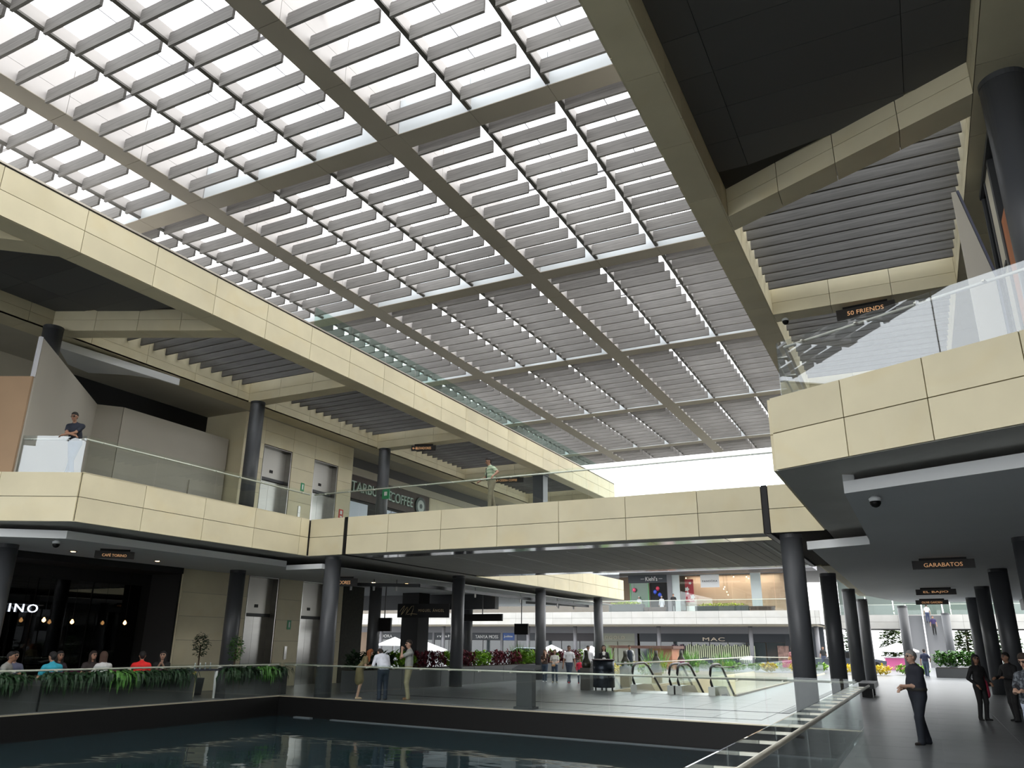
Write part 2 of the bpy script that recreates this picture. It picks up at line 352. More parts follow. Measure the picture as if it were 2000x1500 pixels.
def upper_floors():
    # left gallery floor slab
    l = struct('floor_upper_left', 'upper gallery floor edge clad in two rows of cream stone on the left', 'floor slab')
    poly = [(-18.25, 20.72), (-18.25, 12.2), (-20.3, 11.2), (-34, 4.4), (-40, 4.4), (-40, 49.4), (-17.0, 49.4), (-17.0, 20.72)]
    MB().prism(poly, ZB + .03, ZT - .02).build('slab', M_BACK, l)
    MB().prism(poly, ZB, ZB + .03).build('soffit_board', M_SOFG, l)
    z3 = [ZB, (ZB + ZT) / 2, ZT]
    clad(l, (-18.25, 12.2), (-18.25, 20.6), z3, [1.85, 3.9, 5.9, 7.98], M_STONE)
    clad(l, (-26.6, 8.1), (-18.25, 12.2), z3, [1.2, 3.2, 5.25, 7.28], M_STONE)
    clad(l, (-17.0, 30.2), (-17.0, 49.4), z3, [2.03 * k for k in range(1, 10)], M_STONE)
    MB().prism([(-18.2, 12.16), (-18.2, 20.62), (-18.5, 20.62), (-18.5, 12.36)], ZT - .02, ZT + .004).build('capping', M_STONE, l)
    # bridge
    b = struct('floor_bridge', 'stone clad footbridge crossing over the plaza', 'bridge')
    MB().box(-18.25, -1.85, 20.72, 30.1, ZB + .05, ZT - .02).build('deck', M_BACK, b)
    clad(b, (-18.2, 20.72), (-16.76, 20.72), z3, [], M_STONE)
    clad(b, (-16.62, 20.72), (-3.3, 20.72), z3, [1.64, 3.64, 5.62, 7.63, 9.65, 11.66], M_STONE)
    clad(b, (-3.13, 20.72), (-1.86, 20.72), z3, [], M_STONE)
    MB().box(-16.755, -16.63, 20.675, 20.74, ZB, ZT).build('movement_joint', M_BLACK, b)
    MB().box(-3.28, -3.145, 20.675, 20.74, ZB, ZT).build('movement_joint', M_BLACK, b)
    MB().box(-3.28, -3.145, 20.74, 30.1, ZB - .01, ZB + .05).build('movement_joint', M_BLACK, b)
    M_MIR = mat('polished_soffit_strip', (.7, .7, .68), .12, 1.0)
    x = -16.6
    while x < -3.4:
        x1 = min(x + 2.03, -3.3)
        MB().box(x + .01, x1 - .01, 21.3, 22.0, ZB - .005, ZB + .05).build('mirror_strip', M_MIR, b)
        for j in range(4):
            MB().box(x + .008 + j * (x1 - x) / 4, x + (j + 1) * (x1 - x) / 4 - .008, 22.02, 29.4, ZB, ZB + .05).build('soffit_board', M_SOFG, b)
        MB().box(x + .01, x1 - .01, 20.74, 21.29, ZB, ZB + .05).build('soffit_board', M_SOFG, b)
        MB().box(x + .01, x1 - .01, 29.42, 30.1, ZB - .005, ZB + .05).build('mirror_strip', M_MIR, b)
        x = x1
    M_STRIP = mat('white_light_strip', (.85, .85, .82), .5)
    for sx in (-13.6, -11.6, -9.55, -7.5, -5.52, -3.65):
        MB().box(sx - .02, sx + .02, 22.6, 28.6, ZB - .012, ZB).build('light_strip', M_STRIP, b)
    clad(b, (-1.86, 30.1), (-17.0, 30.1), z3, [2.03 * k for k in range(1, 8)], M_STONE)
    # right gallery floor slab
    r = struct('floor_upper_right', 'angled upper gallery floor edge of large cream stone panels on the right', 'floor slab')
    e = Vector((.898, -.44))
    far = Vector((-1.78, 13.1)) + e * 11
    poly = [(-1.80, 20.72), (-1.80, 13.1), (far.x, far.y), (20, far.y), (20, 49.0), (-1.80, 49.0)]
    MB().prism(poly, ZB + .03, ZT - .02).build('slab', M_BACK, r)
    MB().prism(poly, ZB, ZB + .03).build('soffit_board', M_SOFG, r)
    MB().box(-2.95, -1.8, 30.1, 49.0, ZB, ZT).build('edge_beam', M_PLAST, r)
    clad(r, (-1.78, 13.08), (far.x, far.y), z3, [1.27 * k for k in range(1, 9)], M_STONE)
    clad(r, (-1.80, 20.6), (-1.80, 13.1), z3, [2.03 * k for k in range(1, 4)], M_STONE)
    clad(r, (-2.97, 49.0), (-2.97, 30.2), z3, [2.03 * k for k in range(1, 9)], M_STONE)
    # dropped ceilings under the galleries
    c = struct('ceiling_left', 'smooth white dropped ceiling of the left ground arcade', 'ceiling')
    MB().prism([(-19.05, 12.62), (-19.15, 20.72), (-17.6, 20.85), (-17.6, 49), (-34, 49), (-34, 7), (-29, 7.2), (-20.25, 11.7)], 4.1, 4.13).build('ceiling_board', M_CEIL, c)
    MB().prism([(-19.05, 12.62), (-19.15, 20.72), (-19.35, 20.72), (-19.25, 12.75), (-20.35, 11.95), (-29, 7.5), (-29, 7.2), (-20.25, 11.7)], 4.13, 4.3).build('cove_edge', M_CEIL, c)
    MB().box(-19.15, -17.6, 20.72, 20.95, 4.0, 4.16).build('cove_edge', M_CEIL, c)
    c = struct('ceiling_right', 'smooth pale dropped ceiling of the right ground arcade', 'ceiling')
    MB().prism([(-.87, 13.8), (-.87, 20.4), (-2.33, 21.1), (-2.33, 42.8), (-.9, 50.2), (14, 50.2), (14, 6.5), (far.x, 9.6)], 4.1, 4.13).build('ceiling_board', M_CEIL, c)
    MB().prism([(-.87, 13.8), (far.x, 9.6), (far.x, 9.9), (-.75, 14.0)], 4.13, 4.3).build('cove_edge', M_CEIL, c)
    MB().prism([(-2.33, 20.9), (-.87, 20.3), (-.87, 20.5), (-2.33, 21.1)], 4.0, 4.2).build('cove_edge', M_CEIL, c)
    MB().prism([(-.87, 13.8), (-.87, 20.4), (-.7, 20.4), (-.7, 13.9)], 4.13, 4.42).build('cove_edge', M_CEIL, c)
upper_floors()

# blades of the ceiling coffers
def blade_mesh(w, t, h, m=None):
    b = MB(); c = .02
    b.add([(-w / 2, -t / 2, -h / 2), (w / 2, -t / 2, -h / 2), (w / 2, t / 2, -h / 2), (-w / 2, t / 2, -h / 2),
           (-w / 2, -t / 2, h / 2 - c), (w / 2, -t / 2, h / 2 - c), (w / 2, t / 2, h / 2 - c), (-w / 2, t / 2, h / 2 - c),
           (-w / 2 + c, -t / 2, h / 2), (w / 2 - c, -t / 2, h / 2), (w / 2 - c, t / 2, h / 2), (-w / 2 + c, t / 2, h / 2)],
          [(3, 2, 1, 0), (0, 1, 5, 9, 8, 4), (2, 3, 7, 11, 10, 6), (1, 2, 6, 5), (3, 0, 4, 7), (5, 6, 10, 9), (7, 4, 8, 11), (8, 9, 10, 11)])
    me = bpy.data.meshes.new('blade'); me.from_pydata(b.v, [], b.f); me.update(); me.materials.append(m or M_BLADE)
    return me

def galleries_roof():
    for side in ('left', 'right'):
        S = -1 if side == 'left' else 1
        X = (lambda v: v) if side == 'right' else (lambda v: -20.14 - v)      # mirror about the atrium centre line
        def bx(x0, x1, y0, y1, z0, z1): return MB().box(min(X(x0), X(x1)), max(X(x0), X(x1)), y0, y1, z0, z1)
        def pr(pts, z0, z1): return MB().prism([(X(x), y) for x, y in pts], z0, z1)
        xe, xi = (-3.2, -2.56) if side == 'right' else (-3.42, -2.77)   # outer and inner face of the edge beam
        t = struct(f'trim_{3 if S < 0 else 4}', f'long cream stone roof edge beam along the {"left" if S < 0 else "right"} gallery', 'roof beam')
        Y0, Y1 = -8.12, 47.6
        bx(xe + .03, xi - .03, Y0, Y1, RB + .03, RT - .02).build('core', M_BACK, t)
        z3 = [RB, (RB + RT) / 2 - .02, RT - .05]
        seams = [2.03 * k + (2.03 - .5) for k in range(0, 40)]
        if S > 0: clad(t, (xe + .03, Y1), (xe + .03, Y0), z3, seams, M_STONE, t=.03)
        else: clad(t, (X(xe + .03), Y0), (X(xe + .03), Y1), z3, [1.96 + 2.03 * k for k in range(0, 40)], M_STONE, t=.03)
        y = Y0
        while y < Y1:
            y1 = min(y + 2.03, Y1)
            bx(xe + .035, xi - .035, y + .006, y1 - .006, RB, RB + .03).build('soffit_panel', M_STONE, t)
            y = y1
        # inner face panels
        y = Y0
        while y < Y1:
            y1 = min(y + 1.03, Y1)
            bx(xi - .03, xi, y + .006, y1 - .006, RB, RT).build('inner_panel', M_STONE, t)
            y = y1
        bx(xe - .02, xe + .12, Y0, Y1 + .02, RT - .02, RT + .03).build('flashing', mat('pale_metal_flashing', (.5, .47, .4), .4, .7), t)
        bx(xe + .16, xe + .2, Y0, Y1 + .02, RT + .03, RT + .08).build('flashing', M_DKMET, t)
        # gallery ceiling: dark soffit, stone ribs, coffers
        c = struct(f'ceiling_gallery_{side}', f'{side} gallery roof soffit with dark boards, cream stone ribs and slatted coffers', 'ceiling')
        XA, XB = xi, 1.92
        dA, dB = 15.12, 12.92                         # near face of the slanted rib at the edge beam and at the long rib
        ys = [-8.1]
        while ys[-1] < 14: ys.append(ys[-1] + 1.02)
        # dark soffit boards, laid across, in front of the slanted rib
        def line(x): return dA + (dB - dA) * (x - XA) / (XB - XA)
        cols = [XA, XA + .62, XA + .62 + 2.9, XB]
        for xa, xb in zip(cols[:-1], cols[1:]):
            for y0, y1 in zip(ys[:-1], ys[1:]):
                ya, yb = min(y1, line(xa) + .35), min(y1, line(xb) + .35)
                if min(ya, yb) - y0 < .15: continue
                pr([(xa + .005, y0 + .005), (xb - .005, y0 + .005), (xb - .005, yb - .005), (xa + .005, ya - .005)], 11.05, 11.1).build('dark_board', M_CEILD, c)
        pr([(XA, -8.1), (XB, -8.1), (XB, dB + .6), (XA, dA + .6)], 11.1, 11.6).build('roof_deck', M_BACK, c)
        # slanted rib (split in stone pieces)
        n = 4
        for i in range(n):
            xa, xb = XA + (XB - XA) * i / n + .006, XA + (XB - XA) * (i + 1) / n - .006
            for z0, z1 in ((RB, 10.76), (10.768, RT)):
                pr([(xa, line(xa)), (xb, line(xb)), (xb, line(xb) + .65), (xa, line(xa) + .65)], z0, z1).build('rib_panel', M_STONE, c)
        if S < 0:    # second slanted rib nearer the viewer on the left
            def line2(x): return 9.14 + (5.02 - 9.14) * (x - XA) / (XB - XA)
            for i in range(n):
                xa, xb = XA + (XB - XA) * i / n + .006, XA + (XB - XA) * (i + 1) / n - .006
                pr([(xa, line2(xa)), (xb, line2(xb)), (xb, line2(xb) + .85), (xa, line2(xa) + .85)], RB, 11.04).build('rib_panel', M_STONE, c)
        # long rib over the inner column row
        y = -8.1
        while y < 47.6:
            y1 = min(y + 2.03, 47.6)
            for z0, z1 in ((RB, 10.76), (10.768, RT)):
                bx(XB, XB + .05, y + .006, y1 - .006, z0, z1).build('rib_panel', M_STONE, c)
            bx(XB, XB + .82, y + .006, y1 - .006, RB - .001, RB + .05).build('rib_soffit', M_STONE, c)
            y = y1
        bx(XB + .06, XB + .82, -8.1, 47.6, RB + .06, RT).build('rib_core', M_BACK, c)
        # cross ribs on the column grid and the coffers between them
        ribs = [20.9, 29.2, 37.5, 45.8]
        for yr in ribs:
            xs = [XA + (XB - XA) * k / 3 for k in range(4)]
            for xa, xb in zip(xs[:-1], xs[1:]):
                for z0, z1 in ((RB, 10.76), (10.768, RT)):
                    bx(xa + .006, xb - .006, yr, yr + .6, z0, z1).build('rib_panel', M_STONE, c)
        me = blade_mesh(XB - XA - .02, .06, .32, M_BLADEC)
        starts = [13.9] + [y + .6 for y in ribs[:-1]]
        for a, b in zip(starts, ribs):
            yy = b - .42
            while yy > a + .1:
                x0 = XA + .01
                if a == 13.9 and yy < line(XA) + .75:
                    # shorter blades where the slanted rib cuts the coffer
                    xl = XA + (XB - XA) * (line(XA) + .72 - yy) / (dA - dB)
                    w = XB - .01 - xl
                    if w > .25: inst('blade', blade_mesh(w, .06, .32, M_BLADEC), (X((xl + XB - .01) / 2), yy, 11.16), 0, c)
                else:
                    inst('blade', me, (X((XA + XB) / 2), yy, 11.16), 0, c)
                yy -= .505
        # plaster soffit beyond the long rib
        bx(XB + .82, XB + 14, -8.1 if S < 0 else -30, 47.6, RB, RB + .3).build('plaster_soffit', M_PLAST, c)
        bx(XB + .82, XB + 14, -8.1 if S < 0 else -30, 47.6, RT, RT + .04).build('roof_top', M_ROOFT, c)
        pr([(XA, -8.1), (XB + .82, -8.1), (XB + .82, dB + .5), (XB, dB + .5), (XA, dA + .6)], RT, RT + .04).build('roof_top', M_ROOFT, c)
        if S > 0: bx(xe, XB + .82, -30, -8.12, RB, RT).build('roof_deck', M_PLAST, c)
        for a, b in zip(starts, ribs):
            for k in range(2):
                bx(XA + (XB - XA) * k / 2 + .01, XA + (XB - XA) * (k + 1) / 2 - .01, (a if a > 14 else 12.5), b, RT, RT + .02).build('dimming_roof_pane', M_GLASST, c)  # unseen panes added above the blades to hold back sky light
galleries_roof()

# ------------------------------------------------------------------ atrium canopy
def canopy():
    c = struct('ceiling_canopy', 'high glazed canopy with bronze beams and rows of grey wooden louvre blades', 'ceiling')
    ZC = 13.5
    bw = .62
    XBm = [-3.54, -10.18, -16.82, -23.46]            # main beams
    YC = [4.82, 13.07, 21.34, 29.58, 37.83, 46.08]   # near faces of the cross beams
    YE0, YE1 = 0.7, 49.4
    for x in XBm:
        ycuts = [YE0]
        while ycuts[-1] < YE1 - .5: ycuts.append(min(ycuts[-1] + 2.06, YE1))
        for a, b in zip(ycuts[:-1], ycuts[1:]):
            MB().box(x - bw / 2, x + bw / 2, a + .006, b - .006, ZC, ZC + .02).build('beam_soffit_panel', M_BEAM, c)
        for s in (-1, 1):
            for a, b in zip(ycuts[:-1], ycuts[1:]):
                xx = x + s * (bw / 2 - .015)
                for z0, z1 in ((ZC + .02, ZC + .5), (ZC + .508, ZC + 1.25)):
                    MB().box(xx - .012, xx + .012, a + .005, b - .005, z0, z1).build('beam_side_panel', M_BEAMW, c)
        MB().box(x - bw / 2 + .04, x + bw / 2 - .04, YE0, YE1, ZC + .03, ZC + 1.2).build('beam_core', M_RAIL, c)
    cw = .58
    bays = [(XBm[1] + bw / 2, XBm[0] - bw / 2), (XBm[2] + bw / 2, XBm[1] - bw / 2), (XBm[3] + bw / 2, XBm[2] - bw / 2)]
    for x0, x1 in bays:
        for y in YC:
            for k in range(3):
                a, b = x0 + (x1 - x0) * k / 3 + .005, x0 + (x1 - x0) * (k + 1) / 3 - .005
                MB().box(a, b, y, y + cw, ZC, ZC + .02).build('cross_beam_soffit', M_BEAM, c)
                MB().box(a, b, y, y + .02, ZC + .02, ZC + 1.0).build('cross_beam_side', mat('skylit_beam_face', (.60, .64, .66), .55), c)  # near face coloured pale blue, sky light on it put into the colour
                MB().box(a, b, y + cw - .02, y + cw, ZC + .02, ZC + 1.0).build('cross_beam_side', M_BEAMW, c)
            MB().box(x0, x1, y + .03, y + cw - .03, ZC + .03, ZC + .95).build('cross_beam_core', M_RAIL, c)
    # louvre rails
    rails = []
    for x0, x1 in bays:
        w = (x1 - x0) / 3
        for k in (1, 2):
            x = x0 + w * k
            for ya, yb in zip([YE0] + [y + cw for y in YC], [y for y in YC] + [YE1]):
                MB().box(x - .055, x + .055, ya, yb, ZC + .05, ZC + .10).build('louvre_rail', M_RAIL, c)
                MB().box(x - .035, x + .035, ya, yb, ZC + .10, ZC + .42).build('rail_web', M_BEAMW, c)
    # blades
    spots = []
    for bi, (x0, x1) in enumerate(bays):
        w = (x1 - x0) / 3
        for k in range(3):
            if bi == 2 and k == 0: continue
            xa, xb = x0 + w * k + (.06 if k else .03), x0 + w * (k + 1) - (.20 if k < 2 else .12)
            for ya, yb in zip([YE0] + [y + cw for y in YC], [y for y in YC] + [YE1]):
                if yb - ya < 3: n = 4
                else: n = 11
                for j in range(n):
                    y = ya + .28 + .69 * j
                    if y < yb - .1: spots.append((xa, xb, y))
    def seen(s):
        x, y = (s[0] + s[1]) / 2, s[2]
        if y < 6.0 or x > -3.9: return 0
        return 1 / math.hypot(x, y, 11.8)
    spots.sort(key=seen, reverse=True)
    cache = {}
    rest = MB()
    for i, (xa, xb, y) in enumerate(spots):
        w = round(xb - xa, 3)
        if i < 300:
            if w not in cache: cache[w] = blade_mesh(w, .065, .35)
            inst('blade', cache[w], ((xa + xb) / 2, y, ZC + .105), 0, c)
        else:
            rest.box(xa, xb, y - .032, y + .032, ZC - .07, ZC + .28)
    o = rest.build('distant_blades', M_BLADE, c); o['kind'] = 'stuff'
    # glazing and its steel above the blades
    ZG = ZC + 1.3
    for x0, x1 in bays:
        nx = 3; w = (x1 - x0 + bw) / nx
        ny = 18; h = (YE1 - YE0) / ny
        for i in range(nx):
            for j in range(ny):
                inst('pane', box_mesh('pane', w - .025, h - .025, .02, M_GLASSR), (x0 - bw / 2 + (i + .5) * w, YE0 + (j + .5) * h, ZG), 0, c)
        for i in range(1, nx):
            x = x0 - bw / 2 + i * w + .35
            MB().box(x - .012, x + .012, YE0, YE1, ZG - .06, ZG - .015).build('glazing_bar', M_WHITEM, c)
        y = YE0 + 1.1
        while y < YE1:
            MB().box(x0, x1, y - .05, y + .05, ZG - .16, ZG - .02).build('purlin', M_WHITEM, c)
            y += 4.13
    MB().box(XBm[3], XBm[0], YE1 - .05, YE1, ZC - .02, ZC + 1.3).build('end_fascia', M_BEAMW, c)
canopy()

# ------------------------------------------------------------------ glass railings
def railing(label, pts, z0, h=1.0, step=2.03, hand=.12, side=1, endcaps=False, hh=None, gm=None, bracket=1.0, clear=.02):
    """glass balustrade along the points; the handrail stands off on the given side (+1 = left of the direction)"""
    t = thing('glass_railing', label, 'railing', (pts[0][0], pts[0][1], z0))
    hh = hh or h - .07
    gm = gm or M_GLASS
    hp = []; brs = []
    P = [Vector(p) for p in pts]
    for a, b in zip(P[:-1], P[1:]):
        d = b - a; Ln = d.length; d.normalize(); n = Vector((-d.y, d.x)) * side
        k = max(1, round(Ln / step)); w = Ln / k; rz = math.atan2(d.y, d.x)
        for i in range(k):
            c = a + d * (i + .5) * w
            inst('pane', box_mesh('pane', w - .02, .014, h - clear, gm), (c.x, c.y, z0 + clear + (h - clear) / 2), rz, t)
        kb = max(1, round(Ln / bracket))
        for i in range(kb):
            c = a + d * (i + .5) * Ln / kb
            brs.append((c.copy(), (c + n * hand)))
        hp.append((a + n * hand, b + n * hand, n))
    # joined handrail
    line = [hp[0][0]]
    for (a, b, n), (a2, b2, n2) in zip(hp[:-1], hp[1:]):
        d1 = b - a; d2 = b2 - a2; den = d1.x * d2.y - d1.y * d2.x
        s = ((a2.x - a.x) * d2.y - (a2.y - a.y) * d2.x) / den if abs(den) > 1e-6 else 1
        line.append(a + d1 * s)
    line.append(hp[-1][1])
    hr = MB().tube([(p.x, p.y, z0 + hh) for p in line], .025, 10).build('handrail', M_RAILM, t, True)
    for a, b in brs: MB().bar(a, b, .035, z0 + hh - .03, z0 + hh - .005).build('bracket', M_RAILM, hr)
    return t

railing('glass railing along the left side of the pool with a pale handrail', [(-18.72, -2.0), (-18.72, 20.47)], .05, side=1, hand=.1)
railing('long glass railing along the far side of the pool in front of the plaza', [(-18.7, 20.53), (-1.45, 19.13)], .05, side=1, hand=.1)
railing('glass railing with ladder-like brackets along the arcade side of the pool', [(-1.40, 2.0), (-1.40, 19.05)], .0, side=-1, hand=.2, bracket=.85)
railing('glass railing on the left upper gallery edge, meeting the bridge', [(-18.42, 12.3), (-18.42, 20.85)], ZT, side=1, hand=.1, h=.98)
railing('glass railing mirroring the sky where the young man leans', [(-27, 8.1), (-18.45, 12.28)], ZT, side=1, hand=.1, h=.98, gm=glass('sky_mirroring_glass', (.86, .89, .90), .085, .6))
railing('glass railing along the front of the footbridge', [(-18.4, 20.87), (-1.95, 20.87)], ZT, side=1, hand=.1, h=.98)
railing('glass railing along the back of the footbridge', [(-17.2, 29.95), (-1.95, 29.95)], ZT, side=-1, hand=.1, h=.98)
e = Vector((.898, -.44)); q0 = Vector((-1.6, 13.18))
railing('glass railing on the angled right gallery edge with sky reflections', [(-1.62, 20.6), (-1.62, 13.2), tuple(q0 + e * 10.5)], ZT, side=1, hand=.12, h=1.02, step=2.5, gm=glass('right_sky_glass', (.92, .94, .95), .075, .75))
railing('glass railing on the far left upper gallery beyond the bridge', [(-17.15, 30.4), (-17.15, 49.2)], ZT, side=1, hand=.1, h=.98)
railing('glass railing on the far right upper gallery beyond the bridge', [(-2.85, 30.4), (-2.85, 48.8)], ZT, side=-1, hand=.1, h=.98)
def roof_screen():
    t = thing('glass_screen', 'greenish glass screen standing on top of the left roof beam', 'glass screen', (-16.85, 18.4, RT + .03))
    y = 18.4
    while y < 52:
        inst('pane', box_mesh('pane', 1.98, .016, .72, M_GLASSG), (-16.85, y + 1, RT + .4), math.pi / 2, t); y += 2.03
roof_screen()

# ------------------------------------------------------------------ left gallery wall with lifts
def left_wall():
    w = struct('wall_left', 'cream stone wall with stacked lift doors behind the left gallery', 'wall')
    XW = -23.0
    def piece(y0, y1, z0, z1, nm='wall_panel'):
        MB().box(XW - .05, XW, y0 + .004, y1 - .004, z0 + .004, z1 - .004).build(nm, M_STONE, w)
    MB().box(XW - 3, XW - .051, 19.85, 22.9, 0, 4.1).build('core', M_BACK, w); MB().box(XW - 3, XW - .051, 21.85, 22.9, ZT, RB).build('core', M_BACK, w)
    MB().box(XW - 3, XW - .051, 24.62, 25.98, 0, RB).build('core', M_BACK, w)
    MB().box(XW - 3, XW - .051, 27.66, 28.62, 0, RB).build('core', M_BACK, w)
    MB().box(XW - 3, XW - .6, 22.9, 27.66, 0, RB).build('core', M_BACK, w)
    MB().box(XW - .6, XW - .051, 22.9, 27.66, 9.34, RB).build('core', M_BACK, w)
    MB().box(XW - .6, XW - .051, 22.9, 27.66, 4.1, 5.65).build('core', M_BACK, w)
    MB().box(XW - 3, XW, 28.62, 28.66, 0, RB).build('end_return', M_STONE, w)
    MB().box(XW - 3, XW, 19.80, 19.85, 0, 4.1).build('end_return', M_STONE, w); MB().box(XW - 3, XW, 21.80, 21.85, ZT, RB).build('end_return', M_STONE, w)
    zs_u = [5.65, 6.5, 7.3, 8.1, 8.7, 9.34]; zs_l = [0, .85, 1.7, 2.5, 3.3, 4.1]
    for ya, yb in ((19.85, 22.92), (24.6, 26.0), (27.64, 28.62)):
        for zs in (zs_u, zs_l):
            for a, b in zip(zs[:-1], zs[1:]): piece(21.85 if ya < 20 and a > 5 else ya, yb, a, b)
    for ya, yb in ((21.85, 22.92), (22.92, 24.6), (24.6, 26.0), (26.0, 27.64), (27.64, 28.62)):
        piece(ya, yb, 9.34, 9.9); piece(ya, yb, 9.9, RB)
    # lifts
    k = 0
    for z0, zt, zh in ((5.65, 8.08, 9.32), (0.0, 2.72, 4.1)):
        for (y0, y1) in ((22.96, 24.57), (26.03, 27.6)):
            k += 1
            d = struct(f'door_{k}', f'stainless steel lift doors with a steel transom, {"upper" if z0 > 1 else "ground"} floor, {"nearer" if y0 < 25 else "farther"} lift', 'lift door', (XW, (y0 + y1) / 2, z0))
            MB().box(XW - .45, XW - .02, y0, y0 + .03, z0, zh).build('jamb', M_STAIN, d)
            MB().box(XW - .45, XW - .02, y1 - .03, y1, z0, zh).build('jamb', M_STAIN, d)
            MB().box(XW - .45, XW - .02, y0, y1, zh - .03, zh).build('head', M_STAIN, d)
            tr = MB().box(XW - .34, XW - .3, y0 + .03, y1 - .03, zt, zh - .03).build('transom', mat('satin_steel', (.40, .39, .36), .4, .7), d)
            MB().box(XW - .45, XW - .28, y0 + .03, y1 - .03, zt - .12, zt).build('lintel', M_DKMET, d)
            MB().box(XW - .297, XW - .285, (y0 + y1) / 2 - .1, (y0 + y1) / 2 + .08, zt + .22, zt + .34).build('indicator', M_BLACK, tr)
            ym = (y0 + y1) / 2
            MB().box(XW - .42, XW - .38, y0 + .03, ym - .004, z0, zt - .12).build('leaf', M_STAIN, d)
            MB().box(XW - .42, XW - .38, ym + .004, y1 - .03, z0, zt - .12).build('leaf', M_STAIN, d)
    for z0, n in ((5.65, 'upper'), (0, 'ground')):
        t = thing('call_button_panel', f'small steel call button plate between the {n} floor lifts', 'button panel', (XW, 25.3, z0 + 1.0))
        MB().box(XW, XW + .03, 25.22, 25.36, z0 + 1.0, z0 + 1.5).build('plate', M_STAIN, t)
        MB().lathe((XW + .03, 25.29, z0 + 1.2), [(.02, 0), (.02, .02)], 10).build('button', M_WHITE, t)
        s = thing('exit_sign', f'small green pictogram sign on the wall between the {n} floor lifts', 'sign', (XW, 25.35, z0 + 2.2))
        MB().box(XW, XW + .02, 25.27, 25.47, z0 + 2.15, z0 + 2.5).build('board', mat('green_sign', (.02, .3, .12), .5), s)
        MB().box(XW + .02, XW + .025, 25.34, 25.4, z0 + 2.22, z0 + 2.44).build('figure', M_WHITE, s)
    s = thing('fire_sign', 'small red fire equipment sign right of the farther upper lift', 'sign', (XW, 28.0, 7.4))
    MB().box(XW, XW + .02, 27.9, 28.2, 7.0, 7.42).build('board', mat('red_sign', (.55, .05, .03), .5), s)
    MB().box(XW + .02, XW + .024, 27.98, 28.12, 7.2, 7.36).build('symbol', M_WHITE, s)
    MB().box(XW + .02, XW + .024, 27.98, 28.12, 7.06, 7.13).build('symbol', M_WHITE, s)
    b = thing('litter_bin', 'small dark bin standing at the corner of the upper lift wall', 'bin', (-22.6, 28.2, ZT))
    MB().lathe((-22.6, 28.2, ZT), [(.2, 0), (.22, .7), (.2, .75)], 16).build('body', M_DKMET, b, True)
    MB().lathe((-22.6, 28.2, ZT + .75), [(.2, 0), (.05, .12)], 16).build('lid', mat('yellow_bin_top', (.55, .4, .08), .5), b)
    # upper level: plain back wall and dark shop void to the left of the lifts
    b = struct('wall_back_left', 'dark recessed shop front above the site hoarding on the left gallery', 'wall')
    MB().box(-25.4, -25.2, 15.5, 21.8, ZT, RB).build('shop_front', M_DARK, b); MB().box(-25.4, -25.2, -8, 15.5, ZT, RB).build('plain_wall', M_PLAST, b)
    MB().box(-25.2, -24.9, 9, 21.8, 9.0, 9.25).build('bulkhead', M_DKMET, b)
    p = struct('ceiling_drop', 'pale dropped ceiling wedge behind the upper column', 'ceiling')
    MB().prism([(-22.35, 13.3), (-21.98, 17.6), (-22.9, 16.3), (-23.95, 15.55), (-23.8, 14.7)], 10.2, 10.34).build('board', M_CEIL, p)
    MB().prism([(-22.35, 13.3), (-21.98, 17.6), (-22.06, 17.55), (-22.45, 13.3)], 10.1, 10.2).build('cove_edge', M_CEIL, p)
    # site hoarding
    h = thing('site_hoarding', 'tall beige plasterboard hoarding closing off a shop on the left gallery', 'hoarding', (-22, 14, ZT))
    M_HO = mat('beige_plasterboard', (.46, .43, .37), .85, vary=.03, scale=.8)
    pts = [(-19.95, 11.5), (-24.2, 16.2), (-23.66, 16.85), (-23.75, 21.7)]
    MB().bar(pts[0], pts[1], .08, ZT, 9.3).build('board', M_HO, h)
    MB().bar(pts[1], pts[2], .08, ZT, 9.3).build('board', M_HO, h)
    MB().bar(pts[2], pts[3], .08, ZT, 9.3).build('board', M_HO, h)
    MB().bar((-19.92, 11.46), (-21.0, 10.95), .07, ZT, 8.2).build('end_board', mat('tan_board', (.36, .24, .145), .8, vary=.05, scale=1.5), h)
    MB().box(-19.98, -19.9, 11.42, 11.5, 8.2, 9.32).build('stud', M_WHITEM, h)
    MB().bar((-23.66, 20.0), (-23.68, 20.75), .1, ZT, 7.35).build('access_door', M_HO, h)
left_wall()

# ------------------------------------------------------------------ plants
def leaves(n, c, spread, ln, wd, up=.5, droop=.4, seed=0, ell=True, base=None, hang=0.0, fan=None):
    """n curved leaves scattered through an ellipsoid (or growing from base points); returns verts, faces"""
    r = np.random.default_rng(seed)
    V, F = [], []
    for i in range(n):
        if base is not None: p = Vector(base[i % len(base)]) + Vector(r.normal(0, .03, 3))
        else:
            u = r.normal(0, 1, 3); u /= np.linalg.norm(u); p = Vector(c) + Vector((u * np.array(spread) * r.uniform(.35, 1) ** .6))
        a = r.uniform(0, 2 * math.pi) if fan is None else r.uniform(-fan, fan)
        d = Vector((math.cos(a), math.sin(a), 0)); sdir = Vector((-d.y, d.x, 0))
        L = ln * r.uniform(.6, 1.25); W = wd * r.uniform(.7, 1.2); el = up + r.uniform(-.35, .35)
        k = len(V); q = p.copy(); z = el
        for j in range(4):
            w = W * (.35, 1, .8, .05)[j] / 2
            V.append(tuple(q - sdir * w)); V.append(tuple(q + sdir * w))
            q = q + (d * math.cos(z) + Vector((0, 0, math.sin(z)))) * L / 3
            z -= droop + hang
        F += [(k + 2 * j, k + 2 * j + 1, k + 2 * j + 3, k + 2 * j + 2) for j in range(3)]
    return V, F

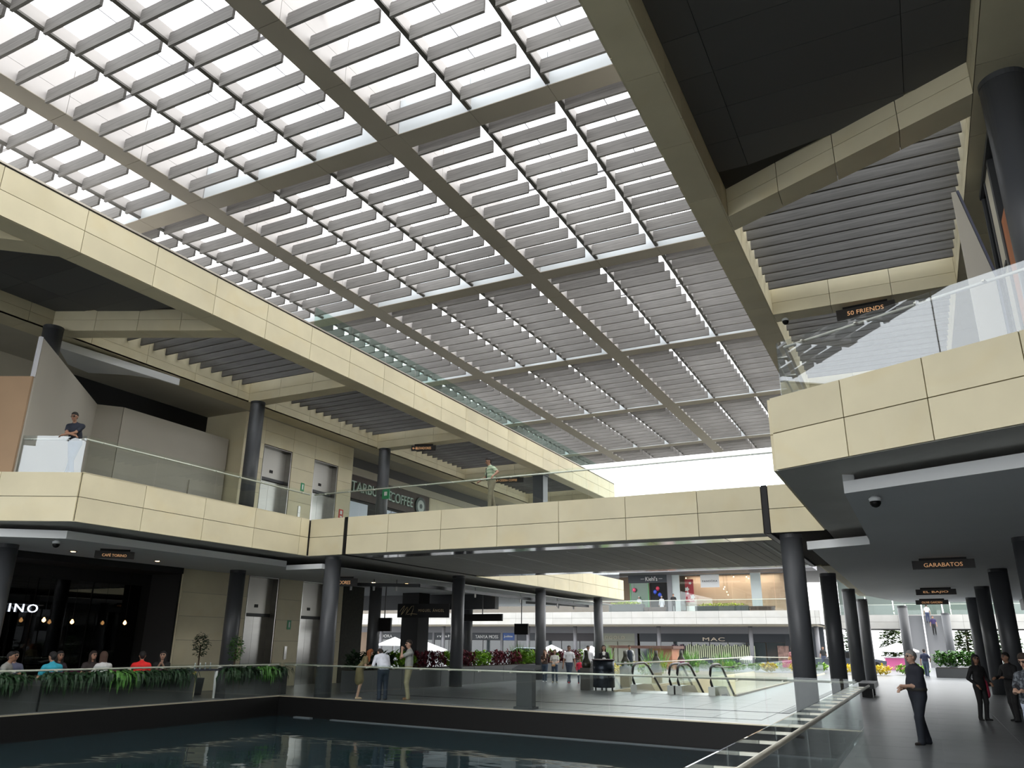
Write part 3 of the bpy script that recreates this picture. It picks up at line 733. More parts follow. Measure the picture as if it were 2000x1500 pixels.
def leafmat(name, col, vary=.35):
    m = mat(name, col, .55, vary=vary, scale=9, detail=1, coords='Object')
    return m
LG = leafmat('lime_leaf', (.22, .42, .03)); LR = leafmat('burgundy_leaf', (.13, .012, .025)); LD = leafmat('dark_fern_leaf', (.010, .038, .010))
LM = leafmat('mid_green_leaf', (.07, .2, .03)); LB = leafmat('bright_grass_leaf', (.16, .34, .07)); LT = leafmat('tree_leaf', (.12, .2, .05)); LY = leafmat('yellow_green_hedge', (.42, .52, .03))
M_BARK = mat('bark', (.08, .055, .035), .9); M_SOIL = mat('soil', (.03, .02, .012), .95)
M_PLANTER = mat('grey_planter_board', (.06, .063, .066), .6, vary=.08, scale=1)

def plant(name, label, group, c, spread, n, ln, wd, m, seed, up=.5, droop=.4, stem=None, hang=0.0, base=None, fan=None):
    t = thing(name, label, 'plant', (c[0], c[1], c[2]), group)
    V, F = leaves(n, c, spread, ln, wd, up, droop, seed, hang=hang, base=base, fan=fan)
    b = MB(); b.add(V, F); o = b.build('foliage', m, t)
    if stem:
        b = MB(); b.tube([(c[0], c[1], stem), (c[0] + .02, c[1], (stem + c[2]) / 2), (c[0], c[1], c[2])], .03, 6); b.build('stem', M_BARK, t)
    return t

# ------------------------------------------------------------------ ground floor left: cafe, planters, tables
def cafe():
    w = struct('wall_cafe', 'dark glazed cafe front recessed under the left gallery', 'wall')
    MB().box(-24.6, -24.5, 4, 19.75, 0, 4.1).build('shop_front', M_DARK, w)
    MB().box(-24.6, -23.05, 19.72, 19.78, 0, 4.1).build('return', M_DARK, w)
    MB().box(-24.6, -22.9, 4, 19.7, 3.9, 4.1).build('bulkhead', M_DARK, w)
    MB().box(-24.6, -24.5, -30, 4, 0, 4.1).build('shop_front', M_DARK, w)
    MGL = glass('dark_shop_glass', (.25, .25, .25), .05, .5)
    for i in range(6):
        MB().box(-24.49, -24.46, 8 + i * 1.9, 8 + i * 1.9 + 1.84, .1, 3.5).build('pane', MGL, w)
    s = thing('cafe_sign', 'glowing white cafe name letters on the dark shop front, partly behind a column', 'sign', (-24.3, 15.0, 2.6))
    text('TORINO', (-24.3, 14.62, 2.57), 2.0, mat('lit_white_letters', (.8, .87, 1), .4, emit=1.0), s, (1, 0), height=.24, depth=.01)
    MB().box(-24.44, -24.32, 13.5, 15.8, 2.66, 2.69).build('fixing_rail', M_DKMET, s)
    bulb = mat('warm_bulb', (1, .5, .18), .4, emit=4)
    for i, (y, z) in enumerate(((15.62, 2.23), (16.55, 2.2), (18.45, 2.22), (20.9, 0),)[:3]):
        l = thing('pendant_lamp', f'warm glowing pendant bulb in the dark cafe, {["leftmost", "middle", "rightmost"][i]} of three', 'lamp', (-23.9, y, z), 'cafe pendant bulbs')
        MB().lathe((-23.9, y, z), [(.01, -.06), (.05, -.03), (.055, .01), (.03, .05), (.02, .08)], 12).build('bulb', bulb, l, True)
        MB().tube([(-23.9, y, z + .08), (-23.9, y, 3.9)], .006, 5).build('cord', M_BLACK, l)
    for i, (x, y) in enumerate(((-21.6, 14.6), (-21.6, 17.5))):
        l = thing('ceiling_spot', f'small warm ceiling spotlight over the cafe terrace, {"left" if i == 0 else "right"} one', 'spotlight', (x, y, 4.07))
        MB().lathe((x, y, 4.085), [(.09, 0), (.11, .015)], 16).build('ring', M_DKMET, l)
        MB().lathe((x, y, 4.075), [(.06, 0), (.07, .01)], 16).build('lens', mat('warm_spot', (1, .7, .35), .4, emit=5), l)
    # planter troughs with hanging ferns
    k = 0
    for (y0, y1, lab) in ((7.6, 13.0, 'long dark planter trough full of hanging ferns beside the pool, nearest stretch'), (13.05, 17.75, 'long dark planter trough with hanging ferns in front of the red-shirted diner'), (19.0, 21.7, 'short dark planter trough with ferns in front of the lift wall')):
        t = thing('planter', lab, 'planter', (-19.75, y0, 0))
        MB().box(-19.98, -19.52, y0, y1, 0, .72).build('trough', M_PLANTER, t)
        MB().box(-19.94, -19.56, y0 + .04, y1 - .04, .7, .74).build('soil', M_SOIL, t)
        yy = y0 + .35
        while yy < y1 - .1:
            k += 1
            base = [(-19.75 + RNG.uniform(-.1, .26), yy + RNG.uniform(-.3, .3), .77) for _ in range(16)]
            plant('hanging_fern', f'{ORD[k - 1]} hanging green fern along the cafe troughs from the frame edge', 'ferns in the cafe planter troughs', (-19.75, yy, .74), (.2, .25, .1), 120, .62, .075, LD if k % 6 else LM, k, up=.3, droop=.85, base=base, fan=1.5)
            yy += .62
    # tables
    M_TBL = mat('dark_table_wood', (.04, .03, .025), .4)
    def table(x, y, lab):
        t = thing('cafe_table', lab, 'table', (x, y, 0), 'cafe terrace tables')
        MB().lathe((x, y, .72), [(.40, 0), (.42, .02), (.42, .035)], 24).build('table_top', M_TBL, t)
        MB().tube([(x, y, .02), (x, y, .72)], .035, 8).build('post', M_DKMET, t)
        MB().lathe((x, y, 0), [(.25, 0), (.24, .02), (.04, .04)], 20).build('base', M_DKMET, t)
    for i, (x, y) in enumerate(((-21.0, 11.9), (-21.1, 13.9), (-21.2, 15.6), (-21.0, 17.0))):
        table(x, y, f'small dark round cafe table on the terrace, {["nearest", "second", "third", "farthest"][i]} from the frame edge')
        c = thing('coffee_cup', f'white cup on the {["nearest", "second", "third", "farthest"][i]} cafe table', 'cup', (x + .15, y, .755), 'white cups on the cafe tables')
        MB().lathe((x + .15, y, .755), [(.03, 0), (.04, .05), (.045, .08)], 12).build('bowl', M_WHITE, c, True)
        MB().tube([(x + .195, y, .815), (x + .22, y, .80), (x + .19, y, .775)], .006, 5).build('handle', M_WHITE, c)
    def chair(x, y, rz, col, lab):
        t = thing('cafe_chair', lab, 'chair', (x, y, 0), 'cafe terrace chairs', rz=rz)
        m = mat('chair_' + str(col), col, .6)
        MB().box(-.21, .21, -.21, .21, .42, .47).build('seat', m, t)
        MB().box(-.21, .21, -.23, -.19, .5, .88).build('backrest', m, t)
        for sx in (-1, 1):
            for sy in (-1, 1):
                MB().tube([(.19 * sx, .19 * sy, 0), (.17 * sx, .18 * sy, .44)], .016, 6).build('leg', M_DKMET, t)
            MB().tube([(.17 * sx, -.19, .44), (.18 * sx, -.21, .86)], .014, 6).build('back_post', M_DKMET, t)
    P = (.25, .02, .12)
    for i, (x, y, rz) in enumerate(((-20.35, 12.0, 1.5), (-21.7, 12.2, -1.6), (-20.5, 13.9, 1.6), (-21.75, 13.7, -1.5), (-20.5, 15.5, 1.6), (-21.85, 15.7, -1.5), (-20.35, 17.0, 1.6))):
        chair(x, y, rz, P, f'dark red cafe chair on the terrace, number {["one", "two", "three", "four", "five", "six", "seven"][i]} counted from the frame edge')
    # waiter station with a yellow leg, bottles and potted trees
    t = thing('service_table', 'white clothed service table with one yellow leg beyond the fern planters', 'table', (-20.3, 18.4, 0))
    MB().box(-20.9, -19.9, 18.05, 19.0, .80, .85).build('table_top', mat('dark_table_cloth', (.03, .03, .05), .8), t)
    for x, y, m in ((-19.95, 18.1, mat('yellow_leg', (.4, .3, .06), .5)), (-19.95, 18.95, M_WHITE), (-20.85, 18.1, M_WHITE), (-20.85, 18.95, M_WHITE)):
        MB().tube([(x, y, 0), (x, y, .8)], .035, 8, .055).build('leg', m, t)
    MB().box(-20.8, -20.78, 18.2, 18.9, .2, .78).build('cloth_panel', M_WHITE, t)
    for i in range(8):
        b = thing('glass_bottle', f'{ORD[i]} small clear bottle from the yellow leg on the service table', 'bottle', (-20.0 - .1 * (i % 2), 18.12 + .1 * i, .85), 'bottles on the service table')
        MB().lathe((-20.0 - .1 * (i % 2), 18.12 + .1 * i, .85), [(.025, 0), (.028, .09), (.012, .13), (.012, .17)], 10).build('body', mat('bottle_glass', (.3, .36, .36), .1), b, True)
        MB().lathe((-20.0 - .1 * (i % 2), 18.12 + .1 * i, 1.02), [(.013, 0), (.013, .02)], 8).build('cap', M_WHITE, b)
    for i, (x, y, zc, m, lab) in enumerate(((-21.6, 19.7, 1.55, LD, 'dark potted shrub against the cream wall by the lift lobby'), (-20.3, 20.0, 1.45, LM, 'light green potted shrub in front of the round column by the lift lobby'))):
        t = thing('potted_shrub', lab, 'plant', (x, y, 0))
        V, F = leaves(420, (x, y, zc), (.26, .26, .42), .13, .06, .2, .3, 90 + i)
        b = MB(); b.add(V, F); b.build('foliage', m, t)
        MB().tube([(x, y, .5), (x, y, zc)], .025, 6).build('stem', M_BARK, t)
        MB().lathe((x, y, 0), [(.2, 0), (.25, .5), (.26, .52)], 16).build('pot', M_PLANTER, t, True)
    n = thing('menu_stand', 'open white menu lying on the service stand by the shrubs', 'menu', (-19.95, 19.2, .86))
    MB().add([(-20.1, 19.05, .87), (-19.9, 19.05, .9), (-19.9, 19.5, .98), (-20.1, 19.5, .95), (-20.1, 19.05, .86), (-19.9, 19.05, .89), (-19.9, 19.5, .97), (-20.1, 19.5, .94)], [(0, 1, 2, 3), (7, 6, 5, 4), (0, 4, 5, 1), (1, 5, 6, 2), (2, 6, 7, 3), (3, 7, 4, 0)]).build('sheet', M_WHITE, n)
    # hanging arcade signs
def hanging_sign(s, c, w, h, facing, zc, label, extra=None, th=.1):
    f = Vector(facing).normalized(); r = Vector((-f.y, f.x))
    t = thing('hanging_sign', label, 'sign', (c[0], c[1], zc - h))
    p = Vector(c); a = p - r * w / 2; b = p + r * w / 2
    MB().bar(a, b, th, zc - h, zc - .06).build('board', M_SIGN, t)
    MB().bar(p - r * w * .38, p + r * w * .38, th * .8, zc - .06, zc).build('mount', M_BLACK, t)
    q = p + f * (th / 2 + .004)
    if s: text(s, (q.x, q.y, zc - h / 2 - .04), w * .62, M_LETTER, t, facing, height=h * .36, depth=.006)
    return t
cafe()
hanging_sign('CAFÉ TORINO', (-19.98, 14.75), 1.0, .25, (.75, -.66), 4.1, 'dark hanging sign with copper lettering in front of the cafe')
hanging_sign('ELEVADORES', (-20.0, 24.7), 1.35, .36, (.35, -.94), 4.1, 'dark hanging sign for the lifts behind the pool corner column')
s = hanging_sign('ELEVADORES', (-19.55, 29.4), 1.15, .3, (.35, -.94), RB, 'dark hanging lift sign with an arrow under the upper left gallery roof')
hanging_sign('GARABATOS', (.72, 25.2), 1.55, .3, (-.1, -1), 4.1, 'nearest dark restaurant sign hanging from the right arcade ceiling')
hanging_sign('EL BAJIO', (.65, 37.9), 1.5, .29, (-.1, -1), 4.1, 'middle dark restaurant sign hanging from the right arcade ceiling')
hanging_sign('OLIVE GARDEN', (.55, 46.6), 1.5, .28, (-.1, -1), 4.1, 'farthest dark restaurant sign hanging from the right arcade ceiling')
hanging_sign('50 FRIENDS', (-.25, 21.2), 1.45, .33, (-.1, -1), RB, 'dark hanging restaurant sign under the upper right gallery roof')
hanging_sign('LA CESERA COFFEE', (-19.4, 37.5), 1.9, .34, (.3, -.95), RB, 'dark hanging coffee sign behind the man on the bridge')
def dome_camera(x, y, z, label):
    t = thing('security_camera', label, 'camera', (x, y, z - .2))
    MB().lathe((x, y, z - .09), [(.09, 0), (.1, .05), (.05, .09)], 16).build('mount', M_CEIL, t, True)
    MB().lathe((x, y, z - .19), [(.02, 0), (.06, .02), (.085, .06), (.09, .1)], 16).build('dome', M_BLACK, t, True)
dome_camera(-2.3, 21.3, RB, 'white dome camera under the right roof rib near the hanging sign')
dome_camera(-.44, 14.25, 4.1, 'black dome camera on the right arcade ceiling edge')
dome_camera(-19.6, 12.75, 4.1, 'small dome camera on the left arcade ceiling above the cafe')

# coffee shop and other upper left shops
def coffee_shop():
    w = struct('wall_coffee', 'brown coffee shop front on the upper left gallery beyond the lifts', 'wall')
    X = -24.2
    MB().box(X - .1, X, 28.7, 37.2, 8.4, 9.55).build('name_board', mat('brown_board', (.075, .055, .048), .7), w)
    MB().box(X - .1, X + .02, 28.7, 47, 9.58, 9.95).build('upper_band', M_PLAST, w)
    MB().box(X - .1, X + .02, 28.7, 47, 9.97, RB).build('upper_band', M_CEILD, w)
    MB().box(X - 3.0, X - .1, 28.7, 47, ZT, 8.4).build('dark_inside', M_DARK, w)
    pale = mat('pale_blue_shop_pane', (.55, .63, .74), .3)  # plain opaque pale blue for the panes
    for a, b in ((28.75, 30.0), (30.05, 31.6), (32.4, 33.6), (33.65, 35.4)):
        MB().box(X - .08, X - .02, a, b, ZT, 8.25).build('pane', pale, w)
    MB().box(X - .1, X, 37.3, 47, ZT, 9.55).build('pier', M_STONE, w)
    s = thing('coffee_shop_sign', 'pale green raised letters across the brown coffee shop board', 'sign', (X, 31, 8.4))
    lt = mat('pale_green_letters', (.42, .55, .47), .5)
    text('STARBUCKS', (X + .05, 31.6, 9.0), 3.7, lt, s, (1, 0), height=.5, depth=.05)
    text('COFFEE', (X + .05, 34.4, 8.97), 2.1, lt, s, (1, 0), height=.5, depth=.05)
    r = thing('round_emblem', 'dark green round emblem with a pale figure on the coffee shop board', 'emblem', (X, 36.25, 8.9))
    def disc(rad, x0, x1, m, nm, star=0):
        pts = [(36.25 + rad * math.cos(2 * math.pi * i / 32), 8.9 + rad * math.sin(2 * math.pi * i / 32)) for i in range(32)]
        MB().add([(x0, a, b) for a, b in pts] + [(x1, a, b) for a, b in pts], [tuple(range(32)), tuple(range(63, 31, -1))] + [(i, i + 32, (i + 1) % 32 + 32, (i + 1) % 32) for i in range(32)]).build(nm, m, r)
    disc(.5, X + .02, X + .08, mat('dark_green_disc', (.012, .035, .028), .5), 'disc')
    disc(.34, X + .08, X + .09, mat('pale_disc', (.45, .52, .48), .5), 'pale_disc')
    disc(.13, X + .09, X + .1, MATS['dark_green_disc'], 'inner_disc')
    b = thing('standing_board', 'black and green advertising board beside the coffee shop column', 'advert', (-21.3, 30.3, ZT))
    MB().box(-21.95, -20.75, 30.28, 30.34, ZT + .9, 7.5).build('upper_panel', M_BLACK, b)
    MB().box(-21.95, -20.75, 30.28, 30.34, ZT + .1, ZT + .88).build('lower_panel', mat('advert_green', (.12, .42, .08), .5), b)
    text('NECESITAS', (-21.3, 30.27, 7.2), .8, M_WHITE, b, (0, -1), height=.14, depth=.004)
    text('DINERO?', (-21.35, 30.27, 6.92), .75, M_WHITE, b, (0, -1), height=.17, depth=.004)
    MB().box(-21.9, -21.8, 30.26, 30.36, ZT, ZT + .1).build('foot', M_DKMET, b); MB().box(-20.9, -20.8, 30.26, 30.36, ZT, ZT + .1).build('foot', M_DKMET, b)
    g = thing('direction_sign', 'small green square sign on the coffee shop column', 'sign', (-21.44, 29.2, 8.2))
    MB().box(-21.5, -21.1, 29.06, 29.1, 7.95, 8.4).build('board', MATS['green_sign'], g); MB().box(-21.62, -21.4, 29.1, 29.3, 8.1, 8.2).build('arm', M_DKMET, g); MB().box(-21.38, -21.22, 29.05, 29.06, 8.1, 8.28).build('symbol', M_WHITE, g)
coffee_shop()
# arrow and pictogram on the upper lift sign
def sign_arrow():
    f = Vector((.35, -.94)).normalized(); r = Vector((-f.y, f.x)); p = Vector((-19.55, 29.4)) + f * .056 - r * .46
    def pt(a, z): v = p + r * a; return (v.x, v.y, z)
    z = RB - .19
    b = MB()
    for a in ((-.06, 0, .06, .025), (-.06, 0, .06, -.025)): pass
    def bar(a0, z0, a1, z1, w=.018):
        d = Vector((a1 - a0, z1 - z0)).normalized(); n = Vector((-d.y, d.x)) * w / 2
        q = [(a0 - n.x, z0 - n.y), (a1 - n.x, z1 - n.y), (a1 + n.x, z1 + n.y), (a0 + n.x, z0 + n.y)]
        vs = [pt(a, zz) for a, zz in q]; vs2 = [tuple(Vector(v) + Vector((f.x, f.y, 0)) * .006) for v in vs]
        b.add(vs + vs2, [(3, 2, 1, 0), (4, 5, 6, 7), (0, 1, 5, 4), (1, 2, 6, 5), (2, 3, 7, 6), (3, 0, 4, 7)])
    bar(-.05, z, .06, z); bar(-.055, z, -.01, z + .045); bar(-.055, z, -.01, z - .045)
    b.build('arrow', M_LETTER, s)
    b = MB()
    bar(.10, z - .05, .10, z + .05, .012); bar(.16, z - .05, .16, z + .05, .012); bar(.10, z + .05, .16, z + .05, .012); bar(.10, z - .05, .16, z - .05, .012)
    b.build('pictogram', M_LETTER, s)
sign_arrow()

# ------------------------------------------------------------------ plaza under and beyond the bridge
def plaza():
    # long planter with red and lime plants behind the left column row
    t = thing('long_planter', 'long grey planter box with red and lime plants behind the left columns', 'planter', (-18.4, 24, 0))
    y = 23.6
    while y < 46:
        MB().box(-18.75, -18.05, y + .01, y + 2.79, 0, .72).build('box_panel', M_PLANTER, t); y += 2.8
    MB().box(-18.7, -18.1, 23.7, 45.9, .7, .74).build('soil', M_SOIL, t)
    pat = 'DDDGGRRRGRRGGRRRRGGRRRGRRRRG'
    y = 24.0; cnt = {}
    for i, ch in enumerate(pat):
        m = {'R': LR, 'G': LG, 'D': LD}[ch]; nm = {'R': 'burgundy leafy plant', 'G': 'lime green bushy plant', 'D': 'dark green fern'}[ch]
        g = {'R': 'burgundy plants in the long planter', 'G': 'lime plants in the long planter', 'D': 'green ferns in the long planter'}[ch]
        cnt[ch] = cnt.get(ch, 0) + 1
        plant('bedding_plant', f'{ORD[cnt[ch] - 1]} {nm} from the pool end of the long planter', g, (-18.35 + RNG.uniform(-.08, .08), y, 1.0), (.36, .46, .34), 210, .26, .07 if ch == 'R' else .10, m, 200 + i, up=.7, droop=.35)
        y += .79
    # lectern by the pool railing
    l = thing('lectern', 'dark grey slanted-top lectern standing by the pool railing', 'lectern', (-10.05, 20.75, 0))
    MB().box(-10.36, -9.76, 20.6, 20.95, 0, .06).build('base', M_DKMET, l)
    MB().box(-10.3, -9.82, 20.65, 20.9, .06, 1.02).build('post', M_DKMET, l)
    MB().add([(-10.38, 20.55, 1.0), (-9.7, 20.55, 1.0), (-9.7, 20.98, 1.02), (-10.38, 20.98, 1.02), (-10.38, 20.55, 1.04), (-9.7, 20.55, 1.04), (-9.7, 20.98, 1.14), (-10.38, 20.98, 1.14)],
             [(3, 2, 1, 0), (4, 5, 6, 7), (0, 1, 5, 4), (1, 2, 6, 5), (2, 3, 7, 6), (3, 0, 4, 7)]).build('desk', M_DKMET, l)
    # hostess stand
    d = thing('hostess_stand', 'dark riveted barrel-shaped stand on small feet beside the escalators', 'stand', (-11.4, 30.5, 0))
    MB().lathe((-11.4, 30.5, .12), [(.40, 0), (.43, .03), (.42, .3), (.435, .34), (.42, .38), (.42, .66), (.435, .70), (.42, .74), (.43, 1.0)], 24).build('body', mat('blued_dark_metal', (.035, .045, .06), .35, .6, vary=.5, scale=5), d, True)
    MB().lathe((-11.4, 30.5, 1.12), [(.46, 0), (.46, .035)], 24).build('top', mat('dark_red_wood', (.05, .02, .02), .4), d)
    for k in range(4):
        a = k * math.pi / 2 + .6
        MB().tube([(-11.4 + .33 * math.cos(a), 30.5 + .33 * math.sin(a), 0), (-11.4 + .33 * math.cos(a), 30.5 + .33 * math.sin(a), .12)], .035, 8).build('foot', M_DKMET, d)
    # tall jars on plinths
    for i, (x, y, h) in enumerate(((-12.15, 30.6, 1.48), (-11.7, 34.0, 1.45), (-11.7, 38.5, 1.45), (-11.7, 43.0, 1.45))):
        t = thing('jar_on_plinth', f'dark bottle-shaped jar on a grey plinth, {["in front of the man in white", "beside the hostess stand", "behind the escalators", "farthest behind the escalators"][i]}', 'jar', (x, y, 0))
        MB().box(x - .2, x + .2, y - .2, y + .2, 0, .82).build('plinth', mat('brown_grey_plinth', (.09, .085, .075), .6), t)
        MB().lathe((x, y, .82), [(.17, 0), (.2, .1), (.19, .2), (.1, .36), (.085, .42), (.085, h - .82)], 18).build('jar', mat('dark_olive_glaze', (.03, .032, .02), .35, vary=.3, scale=6), t, True)
        MB().lathe((x, y, .98), [(.2, 0), (.2, .03)], 18).build('band', mat('olive_band', (.11, .1, .05), .5), t)
    # escalator well
    X0, X1, Y0, Y1 = -10.75, -6.35, 30.2, 58.0
    w = struct('wall_escalator_well', 'cream lined opening in the plaza floor for the escalators', 'wall')
    cream = mat('cream_lining', (.6, .53, .38), .6, vary=.03)
    MB().box(X0, X0 + .05, Y0, Y1, -5, -.002).build('lining', cream, w); MB().box(X1 - .05, X1, Y0, Y1, -5, -.002).build('lining', cream, w)
    MB().box(X0, X1, Y1 - .05, Y1, -5, -.002).build('lining', cream, w); MB().box(X0, X1, Y0, Y0 + .05, -5, -.5).build('lining', cream, w)
    MB().box(X0, X1, Y0, Y1, -5.1, -5).build('lower_floor', cream, w)
    MB().box(X0 - .12, X0, Y0 - .12, Y1 + .12, -.02, .06).build('kerb', cream, w); MB().box(X1, X1 + .12, Y0 - .12, Y1 + .12, -.02, .06).build('kerb', cream, w)
    railing('glass railing along the left side of the escalator opening', [(X0 - .06, Y0 - .05), (X0 - .06, Y1)], .06, side=-1, hand=.06)
    railing('glass railing along the right side of the escalator opening', [(X1 + .06, Y0 - .05), (X1 + .06, Y1)], .06, side=1, hand=.06)
    railing('glass railing across the far end of the escalator opening', [(X0, Y1 + .06), (X1, Y1 + .06)], .06, side=-1, hand=.06)
    railing('short glass panel closing the gap beside the escalators', [(-7.1, Y0 - .02), (X1 + .06, Y0 - .02)], .0, side=1, hand=.06, step=1.2, hh=.97)
    M_BELT = mat('black_rubber_belt', (.02, .02, .02), .4)
    ang = math.radians(30)
    def escalator(xa, xb, lab):
        e = thing('escalator', lab, 'escalator', (xa, 29.5, 0))
        for x in (xa, xb):
            # newel loop and handrail following the slope
            prof = [(30.9, .05), (30.35, .1), (29.95, .22), (29.72, .45), (29.68, .72), (29.8, .93), (30.05, 1.02), (30.5, 1.04), (31.1, 1.04), (31.6, .93)]
            y, z = 31.6, .93
            while z > -4: y += .6; z -= .6 * math.tan(ang); prof.append((y, z))
            MB().tube([(x, a, b) for a, b in prof[1:]], .045, 8).build('handrail', M_BELT, e, True)
            MB().box(x - .12, x + .12, 29.75, 30.6, 0, .3).build('newel_box', M_STAIN, e)
            MB().add([(x - .12, 30.6, .3), (x + .12, 30.6, .3), (x + .12, 30.6, 0), (x - .12, 30.6, 0), (x - .12, 31.6, .25), (x + .12, 31.6, .25), (x + .12, 31.6, 0), (x - .12, 31.6, 0), (x - .12, 38.6, -3.8), (x + .12, 38.6, -3.8), (x + .12, 38.6, -4.2), (x - .12, 38.6, -4.2)],
                     [(0, 1, 5, 4), (4, 5, 9, 8), (1, 2, 6, 5), (5, 6, 10, 9), (3, 0, 4, 7), (7, 4, 8, 11), (2, 3, 7, 6), (6, 7, 11, 10), (0, 3, 2, 1), (8, 9, 10, 11)]).build('skirt', M_STAIN, e)
            V = [(x - .008, a, b) for a, b in ((30.0, .3), (29.75, .5), (29.75, .72), (29.9, .9), (30.1, .97), (31.1, .98), (31.6, .88), (31.6, .25))]
            V += [(x + .008, b_, c_) for a_, b_, c_ in V]
            n = 8
            MB().add(V, [tuple(range(n)), tuple(range(2 * n - 1, n - 1, -1))] + [(i, i + n, (i + 1) % n + n, (i + 1) % n) for i in range(n)]).build('balustrade_pane', M_GLASS, e)
            V = [(x - .008, a, b) for a, b in ((31.6, .25), (31.6, .88), (38.6, .88 - 7 * math.tan(ang)), (38.6, .25 - 7 * math.tan(ang)))]
            V += [(x + .008, b_, c_) for a_, b_, c_ in V]
            MB().add(V, [(0, 1, 2, 3), (7, 6, 5, 4), (0, 4, 5, 1), (1, 5, 6, 2), (2, 6, 7, 3), (3, 7, 4, 0)]).build('balustrade_pane', M_GLASS, e)
        MB().box(xa + .12, xb - .12, 29.5, 31.2, .0, .02).build('comb_plate', M_STAIN, e)
        for k in range(14):
            MB().box(xa + .12, xb - .12, 31.2 + .4 * k, 31.6 + .4 * k, -.02 - .23 * (k + 1), .0 - .23 * k).build('step', mat('escalator_step', (.12, .12, .12), .5, .5), e)
        MB().box(xb - .1, xb + .04, 29.9, 30.35, .3, .31).build('notice', M_WHITE, e)
    escalator(-9.95, -8.55, 'left of two escalators descending from the plaza, with black handrail loops')
    escalator(-8.25, -7.05, 'right of two escalators descending from the plaza, with black handrail loops')
    # bench at the third right column
    b = thing('bench', 'dark block bench beside the right arcade columns', 'bench', (-2.1, 33.5, 0))
    MB().box(-2.4, -1.85, 32.2, 34.9, .3, .48).build('seat', M_DKMET, b); MB().box(-2.3, -1.95, 32.5, 33.0, 0, .3).build('leg', M_BLACK, b); MB().box(-2.3, -1.95, 34.1, 34.6, 0, .3).build('leg', M_BLACK, b)
    # hanging screens, salon sign, lighting tracks under the left gallery
    def screen(x0, x1, y, z0, z1, lab):
        t = thing('hanging_screen', lab, 'screen', (x0, y, z0))
        MB().box(x0, x1, y, y + .1, z0, z1).build('panel', M_BLACK, t)
        MB().tube([((x0 + x1) / 2, y + .05, z1), ((x0 + x1) / 2, y + .05, 4.1)], .025, 6).build('pole', M_DKMET, t)
    screen(-21.6, -20.85, 29.4, 2.15, 2.72, 'black screen hanging above the couple by the railing')
    screen(-20.2, -18.0, 34.5, 2.72, 3.05, 'wide black hanging sign box under the left gallery')
    screen(-19.35, -18.55, 38.5, 2.15, 2.7, 'black screen hanging beside the dark square column')
    t = thing('salon_sign', 'black hair salon sign with gold script letter under the gallery', 'sign', (-21.7, 33.0, 2.8))
    P0, P1 = Vector((-22.95, 32.9)), Vector((-20.42, 33.6))
    MB().bar(P0, P1, .08, 2.85, 3.5).build('board', M_BLACK, t)
    r = (P1 - P0).normalized(); f = Vector((r.y, -r.x)); q = P0 + r * 1.72 + f * .045
    text('MIGUEL ÁNGEL', (q.x, q.y, 3.2), 1.3, M_GOLD, t, (f.x, f.y), height=.16, depth=.006)
    b = MB(); pts = [(.12, -.05), (.2, .05), (.32, .2), (.36, .22), (.33, .1), (.2, -.2), (.28, -.12), (.5, .16), (.54, .16), (.5, .0), (.42, -.22), (.5, -.1), (.72, .2), (.82, .22), (.8, .05), (.7, -.25)]
    b.tube([tuple((P0 + r * a + f * .05).to_3d() + Vector((0, 0, 3.18 + z))) for a, z in pts], .012, 6)
    b.tube([tuple((P0 + r * a + f * .05).to_3d() + Vector((0, 0, 3.18 + z))) for a, z in ((.5, -.18), (.75, -.15), (1.02, -.17))], .012, 6)
    b.build('script_letter', M_GOLD, t)
    for i, (p, q) in enumerate((((-21.0, 25.2), (-18.0, 27.2)), ((-18.0, 27.2), (-17.9, 45.5)), ((-19.6, 40.5), (-17.9, 45.5)))):
        t = thing('lighting_track', f'dark ceiling lighting track under the left gallery, {["crossing behind the lift sign", "running along the columns", "at the far end of the gallery"][i]}', 'track light', (p[0], p[1], 3.9))
        MB().bar(p, q, .12, 3.82, 3.95).build('track', M_DKMET, t)
        for k in range(1, 4):
            c = Vector(p).lerp(Vector(q), k / 4)
            MB().lathe((c.x, c.y, 3.66), [(.04, 0), (.05, .16)], 10).build('spot', mat('pale_spot', (.6, .6, .6), .4), t)
            MB().tube([(c.x, c.y, 3.95), (c.x, c.y, 4.1)], .015, 5).build('hanger', M_DKMET, t)
    for i, (x, y) in enumerate(((-20.5, 27.5), (-19.5, 28.5), (-19.3, 30.5), (-19.2, 33), (-19.2, 36), (-19.2, 39))):
        l = thing('ceiling_spot', f'small warm downlight in the left arcade ceiling beyond the lifts, {["first", "second", "third", "fourth", "fifth", "sixth"][i]} from the lift sign', 'spotlight', (x, y, 4.07))
        MB().lathe((x, y, 4.085), [(.1, 0), (.12, .015)], 16).build('ring', M_DKMET, l)
        MB().lathe((x, y, 4.075), [(.07, 0), (.08, .01)], 16).build('lens', MATS['warm_spot'], l)
    # salon: dark pier and counter behind the sign
    p = struct('wall_salon', 'dark piers and bulkhead of the open salon under the left gallery', 'wall')
    MB().box(-23.6, -22.6, 34.2, 35.2, 0, 4.1).build('pier', M_DARK, p)
    MB().box(-30, -19.2, 36.0, 36.4, 3.35, 4.1).build('bulkhead', M_DKMET, p)
    MB().box(-26.5, -23.0, 28.7, 30.2, 0, 4.1).build('pier', mat('dark_olive_wall', (.03, .03, .022), .8, vary=.3, scale=8), p)
plaza()

